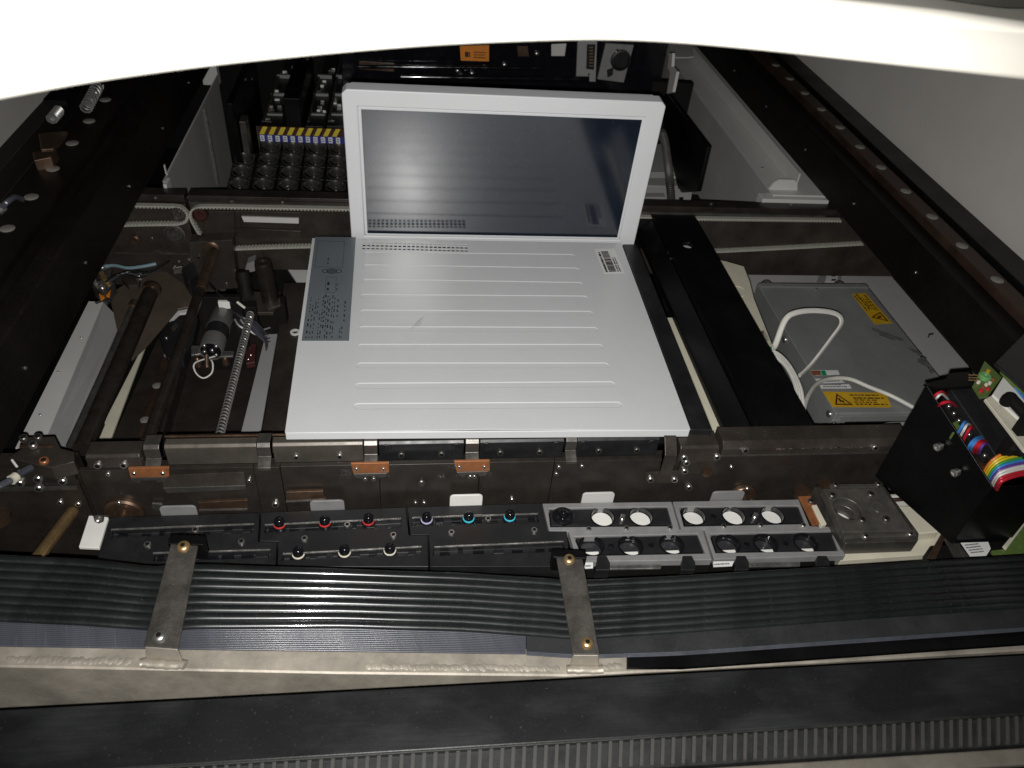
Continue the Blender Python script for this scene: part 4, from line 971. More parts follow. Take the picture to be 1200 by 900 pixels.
# right-hand length of the rail
t = thing('conveyor_rail', (.45, YF, -.2), 'dark rail piece with scuffed top edge below the power supply', 'conveyor rail', 'conveyor rails')
xa_, xb_ = BX(843, 530), .575
build(MB().box(xa_, xb_, YF+.003, YF+.018, -.34, -.012), 'core', 'beam_face', t)
build(MB().prism([(xa_, .606, -.013), (xa_, .606, .004), (xa_, .583, .004), (xa_, .577, -.004), (xa_, .577, -.013)], (xb_-xa_, 0, 0)), 'top_rail', 'beam_brown', t, .0009)
build(MB().box(xa_, xb_, .5775, .5795, -.0165, -.0135), 'edge_strip', 'steel_dark', t, .0005)
build(MB().box(xa_-.002, xb_, YF-.002, YF+.0028, -.15, -.0175), 'face_plate', 'beam_face', t, .0006)
for q in (869, 1018): scr(t, V((BX(q), .5765, -.004)), (0, -1, .2), SCREW)
for q in ((857, 547), (864, 573)): scr(t, fp(q, YF-.002), me=SCREW_S)
for q in ((936, 571), (964, 564)): inst('stud', bpy.data.meshes['stud'], t, fp(q, YF-.002), (0, -1, 0), 1.4)
hub(870, 579, .0165, t)
mb = MB()
for k in range(26):
    x = BX(random.uniform(905, 1020)); l = random.uniform(.001, .004); mb.box(x, x+l, .5765, .5769, -.0042-random.random()*.0015, -.0035)
for k in range(14):
    x = BX(random.uniform(855, 1035)); y = random.uniform(.585, .604); s_ = random.uniform(.0004, .0012); mb.box(x, x+s_, y, y+s_, .0041, .0045)
build(mb, 'scuff_marks', 'steel', t)
# left-hand length
t = thing('conveyor_rail', (-.4, YF, -.2), 'dark rail end with bolted bracket below the pale trough', 'conveyor rail', 'conveyor rails')
xa_, xb_ = -.554, BX(86, 545)
build(MB().box(xa_, xb_, YF+.003, YF+.018, -.34, -.012), 'core', 'beam_face', t)
build(MB().box(xa_, xb_-.001, YF-.002, YF+.0028, -.15, -.034), 'face_plate', 'beam_face', t, .0006)
build(MB().box(xa_, xb_-.001, YF-.005, YF+.0028, -.0335, -.012), 'upper_plate', 'beam_face', t, .0006)
build(MB().face([(0, 573.5), (90, 571.5), (91, 574), (0, 576)], YF-.006, .003), 'edge_strip', 'steel_dark', t)
build(MB().slab([(24, 526), (28, 512), (64, 511), (71, 525), (87, 529), (87, 541), (60, 548), (8, 536)], .006, .018), 'bracket', 'beam_brown', t, .001)
build(MB().slab([(23, 521), (61, 520.5), (62, 523.5), (22, 524)], .0085, .0023), 'bracket_step', 'bronze', t, .0006)
for q in ((28, 514), (45, 513)): inst('bolt', SCREW_D, t, P(*q, .006), (0, 0, 1), 1.0)
inst('bolt', SCREW, t, P(39, 522, .0087), (0, 0, 1), 1.05)
inst('red_screw', screw_mesh('red_screw', .0046, .004, 'copper_plate'), t, P(52, 541, .006), (0, 0, 1), 1)
for q in ((45, 560), (46, 571), (74, 563), (24, 565)): scr(t, fp(q, YF-.005), me=SCREW, s=1.1)
for q in ((71, 588), (92, 590)): scr(t, fp(q, YF-.002), me=SCREW_S, s=1.4)
inst('stud', bpy.data.meshes['stud'], t, fp((3, 597), YF-.002), (0, -1, 0), 1.6)
t = thing('grey_hose', P(15, 565, .0), 'grey hose end tied at the rail bracket', 'hose')
build(MB().tube(spline([P(-30, 583, .01), P(0, 569, .012), P(15, 561, .014), P(25, 554, .012), P(36, 548, .008)], 8), .0036, 8), 'tube', 'ribbon_grey', t)
build(MB().lathe([(.005, -.003), (.005, .003)], P(16, 560.5, .014), P(25, 554, .012)-P(16, 560.5, .014), 12), 'tie', 'ivory_ring', t)
build(MB().tube([P(14, 539, .014), P(20, 547, .012)], .0012, 6), 'tie_tail', 'white_wire', t)
t = thing('brass_pin', P(42, 652, -.07), 'round brass pin below the rail end', 'pin')
build(MB().cyl(P(43, 655, -.05), V((P(43, 655, -.05).x-.002, YF-.003, -.082)), .0062, n=18), 'pin', 'brass', t)
t = thing('white_tab', P(105, 640, -.08), 'white plastic tab with screw at the end of the black magazines', 'tab')
tb = build(MB().slab([(104, 604), (109, 604), (111, 611), (116, 613), (121, 611), (122, 605), (127, 606), (116, 642), (92, 641)], -.060, .004), 'plate', 'white_plastic', t, .0008)
scr(t, P(114, 609, -.074), (0, 0, 1), DOME, 1); build(MB().slab([(104, 603), (128, 604), (124, 620), (100, 619)], -.0785, .01), 'foot', 'steel_dark', t)

# ================================================================ nozzle magazines
ZM = -.075
def tab(par, x0, x1, ytop, ybot, m, yy):
    a = PY(x0, ybot, yy); b = PY(x1, ybot, yy); h = PY((x0+x1)/2, ytop, yy).z; z0 = ZM-.012
    pts = [(a.x, z0), (b.x, z0)]
    for k in range(5): g = k*math.pi/8; pts.append((b.x-.005+.005*math.cos(g), h-.005+.004*math.sin(g)))
    for k in range(5): g = math.pi/2+k*math.pi/8; pts.append((a.x+.005+.005*math.cos(g), h-.005+.004*math.sin(g)))
    build(MB().prism([(p[0], yy, p[1]) for p in pts], (0, .0025, 0)), 'pull_tab', m, par, .0006)
def black_mag(out, slots, label, tabspec, screws):
    c = P(*out[0], ZM); t = thing('nozzle_magazine', (c.x+.07, c.y-.03, ZM-.03), label, 'nozzle magazine', 'nozzle magazines')
    b = build(MB().slab(out, ZM, .012), 'body', 'black_plastic', t, .0008)
    mb = MB()
    for s_ in slots: mb.prism([P(a, q, ZM+.002) for a, q in s_], (0, 0, -.010))
    cut(b, mb)
    for s_ in slots:
        a, q = P(*s_[0], ZM), P(*s_[1], ZM)
        build(MB().tube([a+V((0, -.0015, .0002)), q+V((0, -.0015, .0002))], .0012, 8), 'retainer_rod', 'steel', t)
        p, r = P(*s_[3], ZM), P(*s_[2], ZM); n = 7
        for k in range(n):
            f = (k+.35+.3*random.random())/n; u0 = p+(r-p)*f; hgt = random.uniform(.002, .0045); w_ = random.uniform(.002, .007)
            build(MB().box(u0.x-w_, u0.x+w_, u0.y+.002, u0.y+random.uniform(.005, .009), ZM-.0079, ZM-.0079+hgt), 'slot_insert', random.choice(('black_gloss', 'black_plastic')), t, .0006)
    for q in screws: scr(t, P(*q, ZM), (0, 0, 1), SCREW, .85)
    build(MB().slab([(x, y) for x, y in out], ZM-.013, .25), 'carrier', 'base_black', t)
    tab(t, *tabspec, yy=max(P(*o, ZM).y for o in out)+.0005)
    return t
black_mag([(123, 606), (304, 600.5), (302, 634.5), (324, 635.5), (323, 662), (113, 662)], [[(131, 619.5), (298, 613), (297, 623), (129, 628)], [(180, 647), (317, 643), (316, 652), (178, 656)]],
          'black nozzle magazine without nozzles beside the white tab', (188, 231, 593, 601, 'mag_grey'), ((173, 639), (283, 635.5), (229, 622)))
black_mag([(306.5, 600.3), (475.5, 594.5), (479, 627), (500.5, 627), (502, 664), (325.5, 664), (326.5, 634.5), (304.5, 634)], [[(311, 614), (470, 606.5), (470, 616.5), (309, 622.5)], [(332, 648), (494, 639.5), (494, 648), (328, 655.5)]],
          'black nozzle magazine holding red ringed and pale ringed nozzles', (364, 404, 586.5, 597, 'mag_grey'), ((357, 632), (461, 628), (407, 616)))
black_mag([(477.8, 594.5), (634.5, 589.8), (642, 622.3), (664, 622.5), (668, 664), (504.2, 664), (503, 626.5), (481.3, 626.5)], [[(483, 605.5), (630, 601), (632, 610.5), (482, 615)], [(509, 640), (660, 633.5), (664, 645), (507, 650)]],
          'black nozzle magazine holding blue ringed nozzles', (527, 565, 580, 591, 'white_plastic'), ((572, 609), (529, 625), (626, 622)))
def nozzle(px, py, ring, label):
    c = P(px, py+4, ZM-.004); t = thing('pickup_nozzle', c-V((0, 0, .004)), label, 'nozzle', 'nozzles in the magazines')
    build(MB().lathe([(.0068, -.003), (.0075, -.0012), (.0058, .0006), (.0058, .0015)], c, n=20), 'foot', 'black_gloss', t, ang=40)
    build(MB().lathe([(.0058, .0), (.0066, .0004), (.0066, .0016), (.0058, .002)], c+V((0, 0, .0015)), n=20), 'ring', ring, t, ang=40)
    build(MB().lathe([(.0056, .0), (.0058, .002), (.0055, .0045), (.0045, .0068), (.0028, .0082), (.0, .0088)], c+V((0, 0, .0035)), n=20), 'tip', 'black_gloss', t, ang=60)
for i, q in enumerate(((328, 612), (381, 610), (432, 608))): nozzle(*q, 'red_ring', ('red ringed domed nozzle nearest the magazine without nozzles', 'red ringed domed nozzle between the two other red ones', 'red ringed domed nozzle nearest the lilac ringed one')[i])
for i, q in enumerate(((350, 647), (404, 645), (457, 643))): nozzle(*q, 'ivory_ring', ('pale ringed domed nozzle nearest the magazine without nozzles', 'pale ringed domed nozzle between the two other pale ones', 'pale ringed domed nozzle nearest the blue ringed magazine')[i])
nozzle(500, 606.5, 'lilac_ring', 'black domed nozzle with lilac ring beside two blue ringed ones')
for i, q in enumerate(((549, 605), (597, 603.5))): nozzle(*q, 'blue_ring', ('bright blue ringed nozzle next to the lilac ringed one', 'bright blue ringed nozzle nearest the grey magazine')[i])
def grey_mag(out, s1, s2, h1, h2, label, tabspec, screws, front):
    c = P(*out[0], ZM); t = thing('nozzle_magazine', (c.x+.07, c.y-.03, ZM-.03), label, 'nozzle magazine', 'nozzle magazines')
    b = build(MB().slab(out, ZM, .010), 'frame', 'mag_grey', t, .0009)
    mb = MB()
    for s_ in (s1, s2): mb.prism([P(a, q, ZM+.002) for a, q in s_], (0, 0, -.02))
    cut(b, mb)
    for s_, hs, dep, bot in ((s1, h1, .0085, 'white_plastic'), (s2, h2, .0115, 'lens')):
        grow = [(s_[0][0]-1, s_[0][1]-1), (s_[1][0]+1, s_[1][1]-1), (s_[2][0]+1, s_[2][1]+1), (s_[3][0]-1, s_[3][1]+1)]
        ins = build(MB().prism([P(a, q, ZM-.0105) for a, q in grow], (0, 0, -.012)), 'insert', 'black_plastic', t)
        # insert top sits a little inside the slot
        a0, a1, a2, a3 = [P(a, q, ZM-.0028) for a, q in s_]
        ctr = (a0+a1+a2+a3)/4; sh = [ctr+(p-ctr)*.985 for p in (a0, a1, a2, a3)]
        top = build(MB().prism(sh, (0, 0, -.0074)), 'slot_floor', 'black_plastic', t, .0005)
        mb = MB(); mi = MB()
        for q in hs:
            p = P(q[0], q[1], ZM-.003); mb.cyl((p.x, p.y, ZM-.03), (p.x, p.y, ZM+.01), .0128, n=28)
            mi.cyl((p.x, p.y, ZM-.0028-dep), (p.x, p.y, ZM+.01), .0128, n=28)
        cut(top, mb); cut(ins, mi)
        for q in hs:
            p = P(q[0], q[1], ZM-.003)
            rg = MB().lathe([(.0132, -.004), (.0142, .0), (.0142, .0008), (.0128, .0008), (.0124, -.004)], (p.x, p.y, ZM-.0026), n=28); rg.f = [f for f in rg.f if len(f) == 4]
            build(rg, 'cup_rim', 'black_gloss', t, ang=30)
            d = build(MB().lathe([(.0120, 0), (.0120, .001), (0, .001)], (p.x, p.y, ZM-.0020-dep), (random.uniform(-.07, .07), random.uniform(-.07, .07), 1), n=28), 'cup_floor', bot, t, ang=40)
            if bot == 'lens':
                build(MB().box(p.x-.0075, p.x+.0075, p.y-.0092, p.y-.0050, ZM-.008, ZM-.0065), 'pale_tongue', 'white_plastic', d)
        for i in range(len(hs)-1):
            m_ = ((hs[i][0]+hs[i+1][0])/2, (hs[i][1]+hs[i+1][1])/2); p = P(*m_, ZM-.0027)
            inst('pin_hole', MB().lathe([(.0032, 0), (.0032, .0005), (.002, .0005), (0, -.0)], n=14).mesh('pin_hole', 'black_gloss', 40), t, p)
    for q in screws: scr(t, P(*q, ZM), (0, 0, 1), SCREW_S, 1.3)
    build(MB().slab(out, ZM-.024, .24), 'carrier', 'base_black', t)
    for i, q in enumerate(front):
        y_ = P(*out[-2], ZM).y
        build(MB().slab([(q, 651), (q+11, 651), (q+15, 659), (q+15, 668), (q-2, 668), (q-1, 659)], ZM+.002, .016), 'latch', 'black_plastic', t, .001)
    tab(t, *tabspec, yy=max(P(*o, ZM).y for o in out)+.0005)
    return t
grey_mag([(635.7, 589.8), (787, 587.6), (796.5, 620), (823.5, 620), (834.5, 656), (677, 658), (666, 622.5), (643.5, 622.5)],
         [(642.5, 594.5), (782.5, 592), (789, 615), (645, 616)], [(672.5, 627.5), (818, 624), (827, 647), (682, 650)],
         ((706, 606.5), (751, 606)), ((693, 640), (739, 640), (787, 638.5)), 'grey framed magazine holding one dark disc nozzle and empty cups', (681, 718, 577.5, 590, 'sheet_light'), ((690, 620.5), (785, 619), (734, 619.5)), (700, 800))
grey_mag([(788.4, 587.5), (936, 585), (949, 616), (975, 617), (991, 651), (837, 655.5), (825.5, 620.3), (798.5, 620.3)],
         [(796, 592.5), (936.5, 591), (945, 612.5), (802, 615.5)], [(831.5, 624.5), (975, 621), (984, 644), (839, 646.5)],
         ((813, 605), (859.5, 605), (905, 604)), ((853, 638), (897, 637.5), (944, 636.5)), 'grey framed magazine with six empty cups next to the metal block', (832, 869, 576, 588, 'mag_grey'), ((848, 617), (891, 616), (941, 616)), (863, 958))
c = P(660, 605, ZM-.002); t = thing('disc_nozzle', c, 'dark flat disc nozzle with domed centre in the grey magazine', 'nozzle')
build(MB().lathe([(.0125, -.001), (.0125, .0015), (.0115, .0022), (.0085, .0022), (.008, .0012), (.0055, .0012)], c, n=28), 'disc', 'black_gloss', t, ang=30)
build(MB().lathe([(.0052, .0), (.0052, .004), (.0042, .0065), (.002, .0085), (0, .009)], c+V((0, 0, .0012)), n=20), 'tip', 'black_gloss', t, ang=60)
for k in range(4):
    a = k*math.pi/2+.5; build(MB().obox(c+V((.0078*math.cos(a), .0078*math.sin(a), .0026)), V((math.cos(a), math.sin(a), 0))*.002, V((-math.sin(a), math.cos(a), 0))*.0015, V((0, 0, .0008))), 'spoke', 'black_plastic', t)
for q, lab in (((672, 605), 0),):
    pass
t = thing('pin_post', P(729, 607, ZM), 'small bright pin between two white cups', 'pin'); build(MB().lathe([(.003, -.004), (.003, .003), (.002, .004), (.002, .007), (.0028, .0075), (0, .0085)], P(729, 609, ZM-.002), n=14), 'pin', 'steel', t)
t = thing('pin_post', P(884, 605, ZM), 'small bright pin between the cups near the metal block', 'pin'); build(MB().lathe([(.003, -.004), (.003, .003), (.002, .004), (.002, .007), (.0028, .0075), (0, .0085)], P(884, 607, ZM-.002), n=14), 'pin', 'steel', t)
for pxs, par in (([(684, 659), (695, 659), (695, 665.5), (685, 666)], 3), ([(836, 658), (860, 657.5), (858, 663), (836, 664)], 4)):
    t = thing('paper_label', P(*pxs[3], ZM-.01), ('small white label under the edge of the disc nozzle magazine', 'small white label under the edge of the empty cup magazine')[par-3], 'label')
    s = build(MB().slab(pxs, ZM+.0005, .0012), 'label_face', 'paper', t); mb = MB(); o = P(pxs[3][0]+1, pxs[3][1]-1, ZM+.0006); marks(mb, o, P(pxs[2][0]-2, pxs[2][1]-1, ZM+.0006)-o, V((0, .006, 0)), [(.1, .3, 0, .95)], h=.0002); build(mb, 'print', 'ink_grey', s)
for i, a in enumerate(((712, 775, 662, 667), (874, 938, 659, 664))):
    tag(build(MB().slab([(a[0], a[2]), (a[1], a[2]-1), (a[1], a[3]-1), (a[0], a[3])], ZM-.004, .003), 'edge_bar', 'steel', None, .001), ('thin bright bar below the magazine with the disc nozzle', 'thin bright bar below the magazine of six empty cups')[i], 'bar', 'bars below the grey magazines')

# ================================================================ metal block with bore
t = blk = thing('camera_block', P(1015, 640, -.09), 'dark machined metal block with round bore beside the grey magazines', 'metal block')
ZK = -.050
b = build(MB().slab([(965, 572), (1035, 571), (1070, 622), (988, 624)], ZK, .012), 'top_plate', 'block_metal', t, .0012)
c = P(993, 596, ZK); cut(b, MB().cyl((c.x, c.y, ZK-.03), (c.x, c.y, ZK+.01), .0155, n=36))
lb = build(MB().slab([(954, 570), (1036, 569), (1077, 625), (1076, 634), (991, 637)], ZK-.0122, .020), 'lower_block', 'steel_dark', t, .0012)
cut(lb, MB().cyl((c.x, c.y, ZK-.0262), (c.x, c.y, ZK+.01), .0155, n=36))
build(MB().lathe([(.0150, 0), (.0150, .001), (0, .001)], (c.x, c.y, ZK-.026), n=28), 'bore_floor', 'white_plastic', t)
build(MB().lathe([(.0185, 0), (.0185, .0008), (.0156, .0008), (.0156, 0)], (c.x, c.y, ZK+.0002), n=32), 'bore_ring', 'block_metal', t, ang=30) if False else None
build(MB().slab([(987, 621), (1072, 619.5), (1075, 628), (990, 631)], ZK-.006, .0062), 'front_step', 'block_metal', t, .0008)
build(MB().slab([(972, 567), (1031, 566.5), (1034, 571), (974, 572)], ZK-.003, .009), 'rear_step', 'block_metal', t, .0008)
for q in ((975, 581), (1020, 580), (1010, 610), (1038, 609)): scr(t, P(*q, ZK), (0, 0, 1), SCREW_D)
for q in ((1014, 629), (1066, 626)): scr(t, P(*q, ZK-.006), (0, 0, 1), SCREW)
for q in ((979, 569), (1029, 568)): scr(t, P(*q, ZK-.003), (0, 0, 1), SCREW_D)
inst('slotted_screw', MB().lathe([(.0075, -.001), (.0075, .0006), (.006, .0006), (.0058, -.0005), (0, -.0005)], n=24).mesh('slotted_screw', 'block_metal', 35), t, P(1029, 594, ZK), (0, 0, 1))
build(MB().obox(P(1029, 594.5, ZK+.0006), V((.004, .006, 0)), V((.001, -.0007, 0)), V((0, 0, .0006))), 'screw_slot', 'steel', t)
cp = build(MB().slab([(936, 581.5), (950, 580.5), (963, 613), (953, 616)], ZK-.012, .003), 'copper_plate', 'copper_plate', t, .0006)
inst('screw', SCREW_D, cp, P(953, 588, ZK-.012)+V((-.003, 0, 0)), (0, 0, 1), .9)
build(MB().slab([(951.5, 592), (957, 591), (969, 614), (963, 616)], ZK-.010, .006), 'pale_wedge', 'cream', t, .0006)
t = thing('base_casting', P(1050, 640, -.12), 'cream painted base casting under the metal block', 'base')
build(MB().slab([(985, 634), (1043, 579), (1063, 578), (1086, 594), (1104, 628), (1090, 650), (985, 657)], -.0835, .02), 'lower', 'cream', t, .001)
build(MB().slab([(1052, 592), (1083, 593), (1101, 623), (1072, 626)], -.070, .0132), 'raised_pad', 'cream', t, .002)
build(MB().slab([(1043, 580), (1062, 579), (1068, 585), (1047, 586)], -.066, .017), 'rear_pad', 'white_plastic', t, .001)
build(MB().slab([(985, 640), (1095, 600), (1100, 630), (1085, 650), (985, 657)], -.104, .22), 'pedestal', 'base_black', t)
t = thing('thumb_screw', P(1070, 586, -.05), 'knurled steel thumb screw on a rod beside the cream base', 'screw')
a = P(1046, 586, -.055); b = P(1094, 583, -.047)
build(MB().cyl(a, a+(b-a)*.75, .0022, n=10), 'rod', 'bronze', t)
build(MB().lathe([(.0035, 0), (.0055, .001), (.0055, .007), (.0035, .009), (.0035, .011), (.0065, .012), (.0065, .019), (.004, .021), (0, .021)], a+(b-a)*.62, b-a, 20), 'knob', 'steel', t, ang=40)

# ================================================================ black controller box on the right
t = box = thing('controller_box', (.60, .53, -.05), 'open black sheet metal box full of coloured wiring', 'controller box')
A0, A1 = V((.549, .573, -.05)), V((.590, .471, -.05)); B0, B1 = V((.549, .573, .094)), V((.590, .471, .044))
build(MB().prism([A0, A1, B1, B0], (.002, .0006, 0)), 'side_wall', 'black_paint', t, .0006)
F1 = V((.662, .472, -.05)); G1 = V((.662, .472, .045))
build(MB().prism([A1, F1, G1, B1], (0, .002, 0)), 'front_wall', 'black_paint', t, .0006)
build(MB().prism([B0+V((.003, .001, -.14)), V((.66, .592, -.046)), V((.66, .592, .09)), B0+V((.003, .001, -.002))], (0, .002, 0)), 'back_wall', 'black_paint', t, .0006)
build(MB().prism([A0+V((.003, 0, .001)), A1+V((.003, .003, .001)), V((.661, .475, -.049)), V((.661, .59, -.049))], (0, 0, .002)), 'floor', 'black_paint', t)
build(MB().slab([(1083, 449), (1110, 443), (1112, 437), (1137, 435), (1142, 452), (1100, 455)], .094, .004), 'rear_lid', 'black_paint', t, .0006)
wn = V((-1, -.4, 0)).normalized()
for f, h in ((.42, .045), (.68, .033)):
    p = A0+(A1-A0)*f; p.z = h; k_ = inst('thumb_screw', MB().lathe([(.0035, -.001), (.0035, .003), (.0058, .004), (.0058, .011), (.004, .012), (.003, .012), (.0026, .010), (0, .010)], n=18).mesh('thumb_knob', 'steel', 30), t, p, wn, .75)
def leg(pts, m, par, r=.0016): build(MB().tube(spline([P(*q) for q in pts], 8), r, 7), 'wire', m, par)
hn = thing('wire_harness', P(1110, 480, .05), 'red blue and white wires arching inside the black box', 'wires')
leg([(1092, 470, .07), (1096, 463, .092), (1104, 459, .095), (1110, 464, .075)], 'red_wire', hn, .0014)
leg([(1095, 472, .07), (1098, 466, .09), (1104, 462, .092), (1111, 468, .075)], 'white_wire', hn, .0013)
leg([(1098, 479, .07), (1103, 473, .09), (1113, 471, .092), (1120, 476, .075)], 'red_wire', hn, .0017)
leg([(1124, 514, .06), (1130, 503, .08), (1134, 497, .08), (1138, 499, .065)], 'white_wire', hn, .0014)
leg([(1120, 512, .06), (1127, 500, .08), (1131, 494, .08), (1135, 497, .065)], 'blue_wire', hn, .0016)
leg([(1128, 518, .06), (1134, 506, .078), (1138, 500, .078), (1141, 503, .065)], 'red_wire', hn, .0016)
for k, m in enumerate(('blue_wire', 'blue_wire', 'red_wire', 'red_wire', 'violet_wire')):
    leg([(1134+k*3.4, 530+k*1.0, .05), (1136+k*3.3, 522+k, .07), (1143+k*2.6, 514+k*1.6, .075), (1152+k*1.8, 511+k*2.6, .065)], m, hn, .0014)
rb = thing('rainbow_ribbon', P(1185, 555, .05), 'rainbow ribbon cable bending over the black box edge', 'ribbon cable')
for k, m in enumerate(('orange_wire', 'yellow_wire', 'yellow_wire', 'green_wire', 'blue_wire', 'violet_wire', 'white_wire', 'white_wire', 'red_wire', 'red_wire')):
    o = k*3.0
    leg([(1154+k*1.6, 552+k*2.4, .045), (1162+k*1.0, 541+k*3.0, .060), (1176, 532+k*3.4, .068), (1200, 527+k*3.2, .066), (1240, 524+k*3.2, .06)], m, rb, .0019)
tm = thing('terminal_strip', P(1140, 490, .05), 'black terminal strip inside the box of wires', 'terminal strip')
q = [P(1112, 453, .085), P(1140, 452, .085), P(1200, 538, .062), P(1172, 541, .062)]
build(MB().prism(q, (0, 0, -.03)), 'body', 'black_plastic', tm, .0012)
build(MB().prism([P(1105, 470, .075), P(1112, 470, .075), P(1160, 540, .055), P(1153, 541, .055)], (0, 0, -.05)), 'screw_rail', 'base_black', tm, .001)
for k in range(8): scr(tm, P(1112+k*6, 476+k*8.2, .0765-k*.0024), (0, -.2, 1), SCREW_S, .9)
build(MB().slab([(1112, 497), (1122, 492), (1127, 502), (1118, 508)], .068, .01), 'relay', 'pcb', tm, .001)
build(MB().slab([(1138, 536), (1170, 534), (1178, 544), (1146, 547)], .052, .012), 'mount_bar', 'bronze', tm, .001)
build(MB().slab([(1170, 532), (1182, 527), (1184, 532), (1174, 536)], .064, .008), 'fuse', 'orange_wire', tm, .001)
br_ = thing('circuit_board', P(1155, 465, .09), 'small green circuit board with pins beside white ribbon', 'circuit board')
build(MB().slab([(1140, 452), (1154, 423), (1174, 442), (1158, 464), (1149, 466)], .105, .0022), 'board', 'pcb', br_)
build(MB().lathe([(.0065, 0), (.0068, .003), (.0055, .0035), (.0055, .0045), (.002, .0045), (.0015, .003), (0, .003)], P(1153, 443, .1052), n=9), 'coil', 'green_comp', br_, ang=50)
build(MB().slab([(1157, 432), (1161, 434), (1159, 438), (1155, 436)], .110, .0045), 'chip', 'warn_yellow', br_)
for k in range(3): build(MB().cyl(P(1148, 440+k*3, .108), P(1135, 439.5+k*3, .108), .0007, n=6), 'pin', 'brass', br_)
for q in ((1146, 449), (1151, 455), (1155, 452), (1159, 450), (1149, 459), (1157, 457), (1163, 446)): build(MB().lathe([(.002, 0), (.002, .003), (0, .004)], P(*q, .1052), n=8), 'part_bead', random.choice(('copper_plate', 'white_wire', 'ivory_ring', 'red_wire')), br_, ang=50)
build(MB().slab([(1142, 455), (1150, 464), (1196, 520), (1188, 520)], .088, .01), 'stand_rail', 'black_plastic', br_)
fl = thing('flat_ribbon', P(1190, 490, .09), 'white flat ribbon cable with pale edge strip above the box', 'ribbon cable')
build(MB().slab([(1154, 467), (1166, 461), (1215, 512), (1215, 535), (1200, 527)], .098, .004), 'edge_strip', 'ivory_ring', fl, .001)
build(MB().slab([(1163, 462), (1176, 441), (1184, 447), (1215, 480), (1215, 510)], .104, .0035), 'ribbon', 'white_plastic', fl, .001)
build(MB().slab([(1186, 450), (1190, 447), (1215, 470), (1215, 484)], .107, .002), 'blue_band', 'blue_wire', fl, .0006)
build(MB().slab([(1173, 434), (1178, 431), (1215, 468), (1215, 474), (1188, 450)], .109, .004), 'green_edge', 'pcb', fl, .0006)
build(MB().tube(spline([P(1178, 472, .112), P(1183, 466, .114), P(1190, 473, .114), P(1215, 500, .112)], 8), .006, 10), 'sleeve', 'base_black', fl)
build(MB().slab([(1160, 466), (1166, 462), (1215, 530), (1205, 530)], .0935, .01), 'carrier', 'black_plastic', fl)
t = thing('dark_cover', P(1185, 430, .13), 'dark grey plastic cover above the ribbon cable', 'cover')
build(MB().slab([(1165, 425), (1205, 385), (1260, 385), (1260, 500), (1215, 468)], .125, .004), 'cover', 'black_plastic', t, .004)
build(MB().box(.6, .664, .49, .50, .047, .121), 'stand', 'base_black', t)
# bits below the box
t = thing('steel_angle', P(1120, 650, -.06), 'bent steel angle piece under the corner of the black box', 'angle')
build(MB().slab([(1087, 653), (1104, 624), (1109, 627), (1097, 655)], -.052, .003), 'leg', 'bronze', t, .0006)
build(MB().slab([(1104, 624), (1109, 624), (1130, 655), (1120, 655)], -.056, .003), 'leg', 'steel_dark', t, .0006)
build(MB().slab([(1117, 634), (1122, 631), (1140, 656), (1130, 656)], -.050, .003), 'leg', 'steel_dark', t, .0006)
build(MB().slab([(1090, 640), (1205, 632), (1205, 660), (1088, 660)], -.0595, .02), 'base', 'base_black', t)
t = thing('paper_tag', P(1145, 643, -.05), 'white paper tag under the black box', 'tag')
q = [P(a, b, -.046) for a, b in ((1126, 636), (1158, 635), (1161, 643), (1156, 651), (1137, 652))]
s = build(MB().prism(q, (0, 0, -.0006)), 'paper', 'paper', t); mb = MB(); o = P(1138, 650, -.0458); marks(mb, o, P(1156, 648, -.0458)-o, P(1128, 637, -.0458)-o, [(.1, .1, .05, .9), (.32, .1, .05, .95), (.55, .1, .0, .95), (.78, .1, .05, .95)], h=.0002, seedlen=(.08, .2)); build(mb, 'print', 'ink_grey', s)
build(MB().slab([(1126, 637), (1158, 636), (1156, 650), (1137, 651)], -.0472, .012), 'pad', 'base_black', t)
t = thing('green_board', P(1185, 640, -.05), 'green coated board edge below the black box', 'circuit board')
build(MB().slab([(1162, 645), (1178, 643), (1200, 612), (1220, 610), (1220, 658), (1170, 656)], -.048, .004), 'board', 'pcb', t, .0006)
build(MB().slab([(1176, 639), (1200, 610), (1204, 611), (1180, 643)], -.044, .0038), 'edge', 'ivory_ring', t, .0006)

# ================================================================ front: ribbed cable, straps, welded bar, pad
def lerp_tab(tab, x):
    if x < tab[0][0]: (a, va), (b, vb) = tab[0], tab[1]; return va+(vb-va)*(x-a)/(b-a)
    for (a, va), (b, vb) in zip(tab, tab[1:]):
        if x <= b: return va+(vb-va)*(x-a)/(b-a)
    (a, va), (b, vb) = tab[-2], tab[-1]; return va+(vb-va)*(x-a)/(b-a)
XS = [-480, -250, -90, -40, 0, 50, 100, 140, 172, 198, 230, 280, 340, 400, 470, 540, 600, 640, 664, 690, 740, 800, 900, 1000, 1100, 1200, 1290, 1480, 1700]
TOP = [(-90, 648), (0, 655), (100, 660), (172, 668), (198, 668), (230, 666), (400, 671), (540, 676), (640, 682), (664, 684), (690, 684), (800, 679), (1000, 667), (1200, 654), (1290, 648)]
BOT = [(-90, 716), (0, 723), (100, 728), (172, 733), (198, 734), (230, 732), (400, 731), (540, 735), (640, 742), (664, 744), (690, 744), (800, 737), (1000, 722), (1200, 708), (1290, 702)]
ZT = [(-90, .034), (0, .028), (172, .012), (230, .012), (664, -.028), (690, -.028), (900, -.018), (1290, -.002)]
def cz_(x): return lerp_tab(ZT, x)
cb = thing('ribbed_cable', P(400, 700, -.02), 'broad black ribbed cable held down by two metal straps', 'cable')
NR = 8
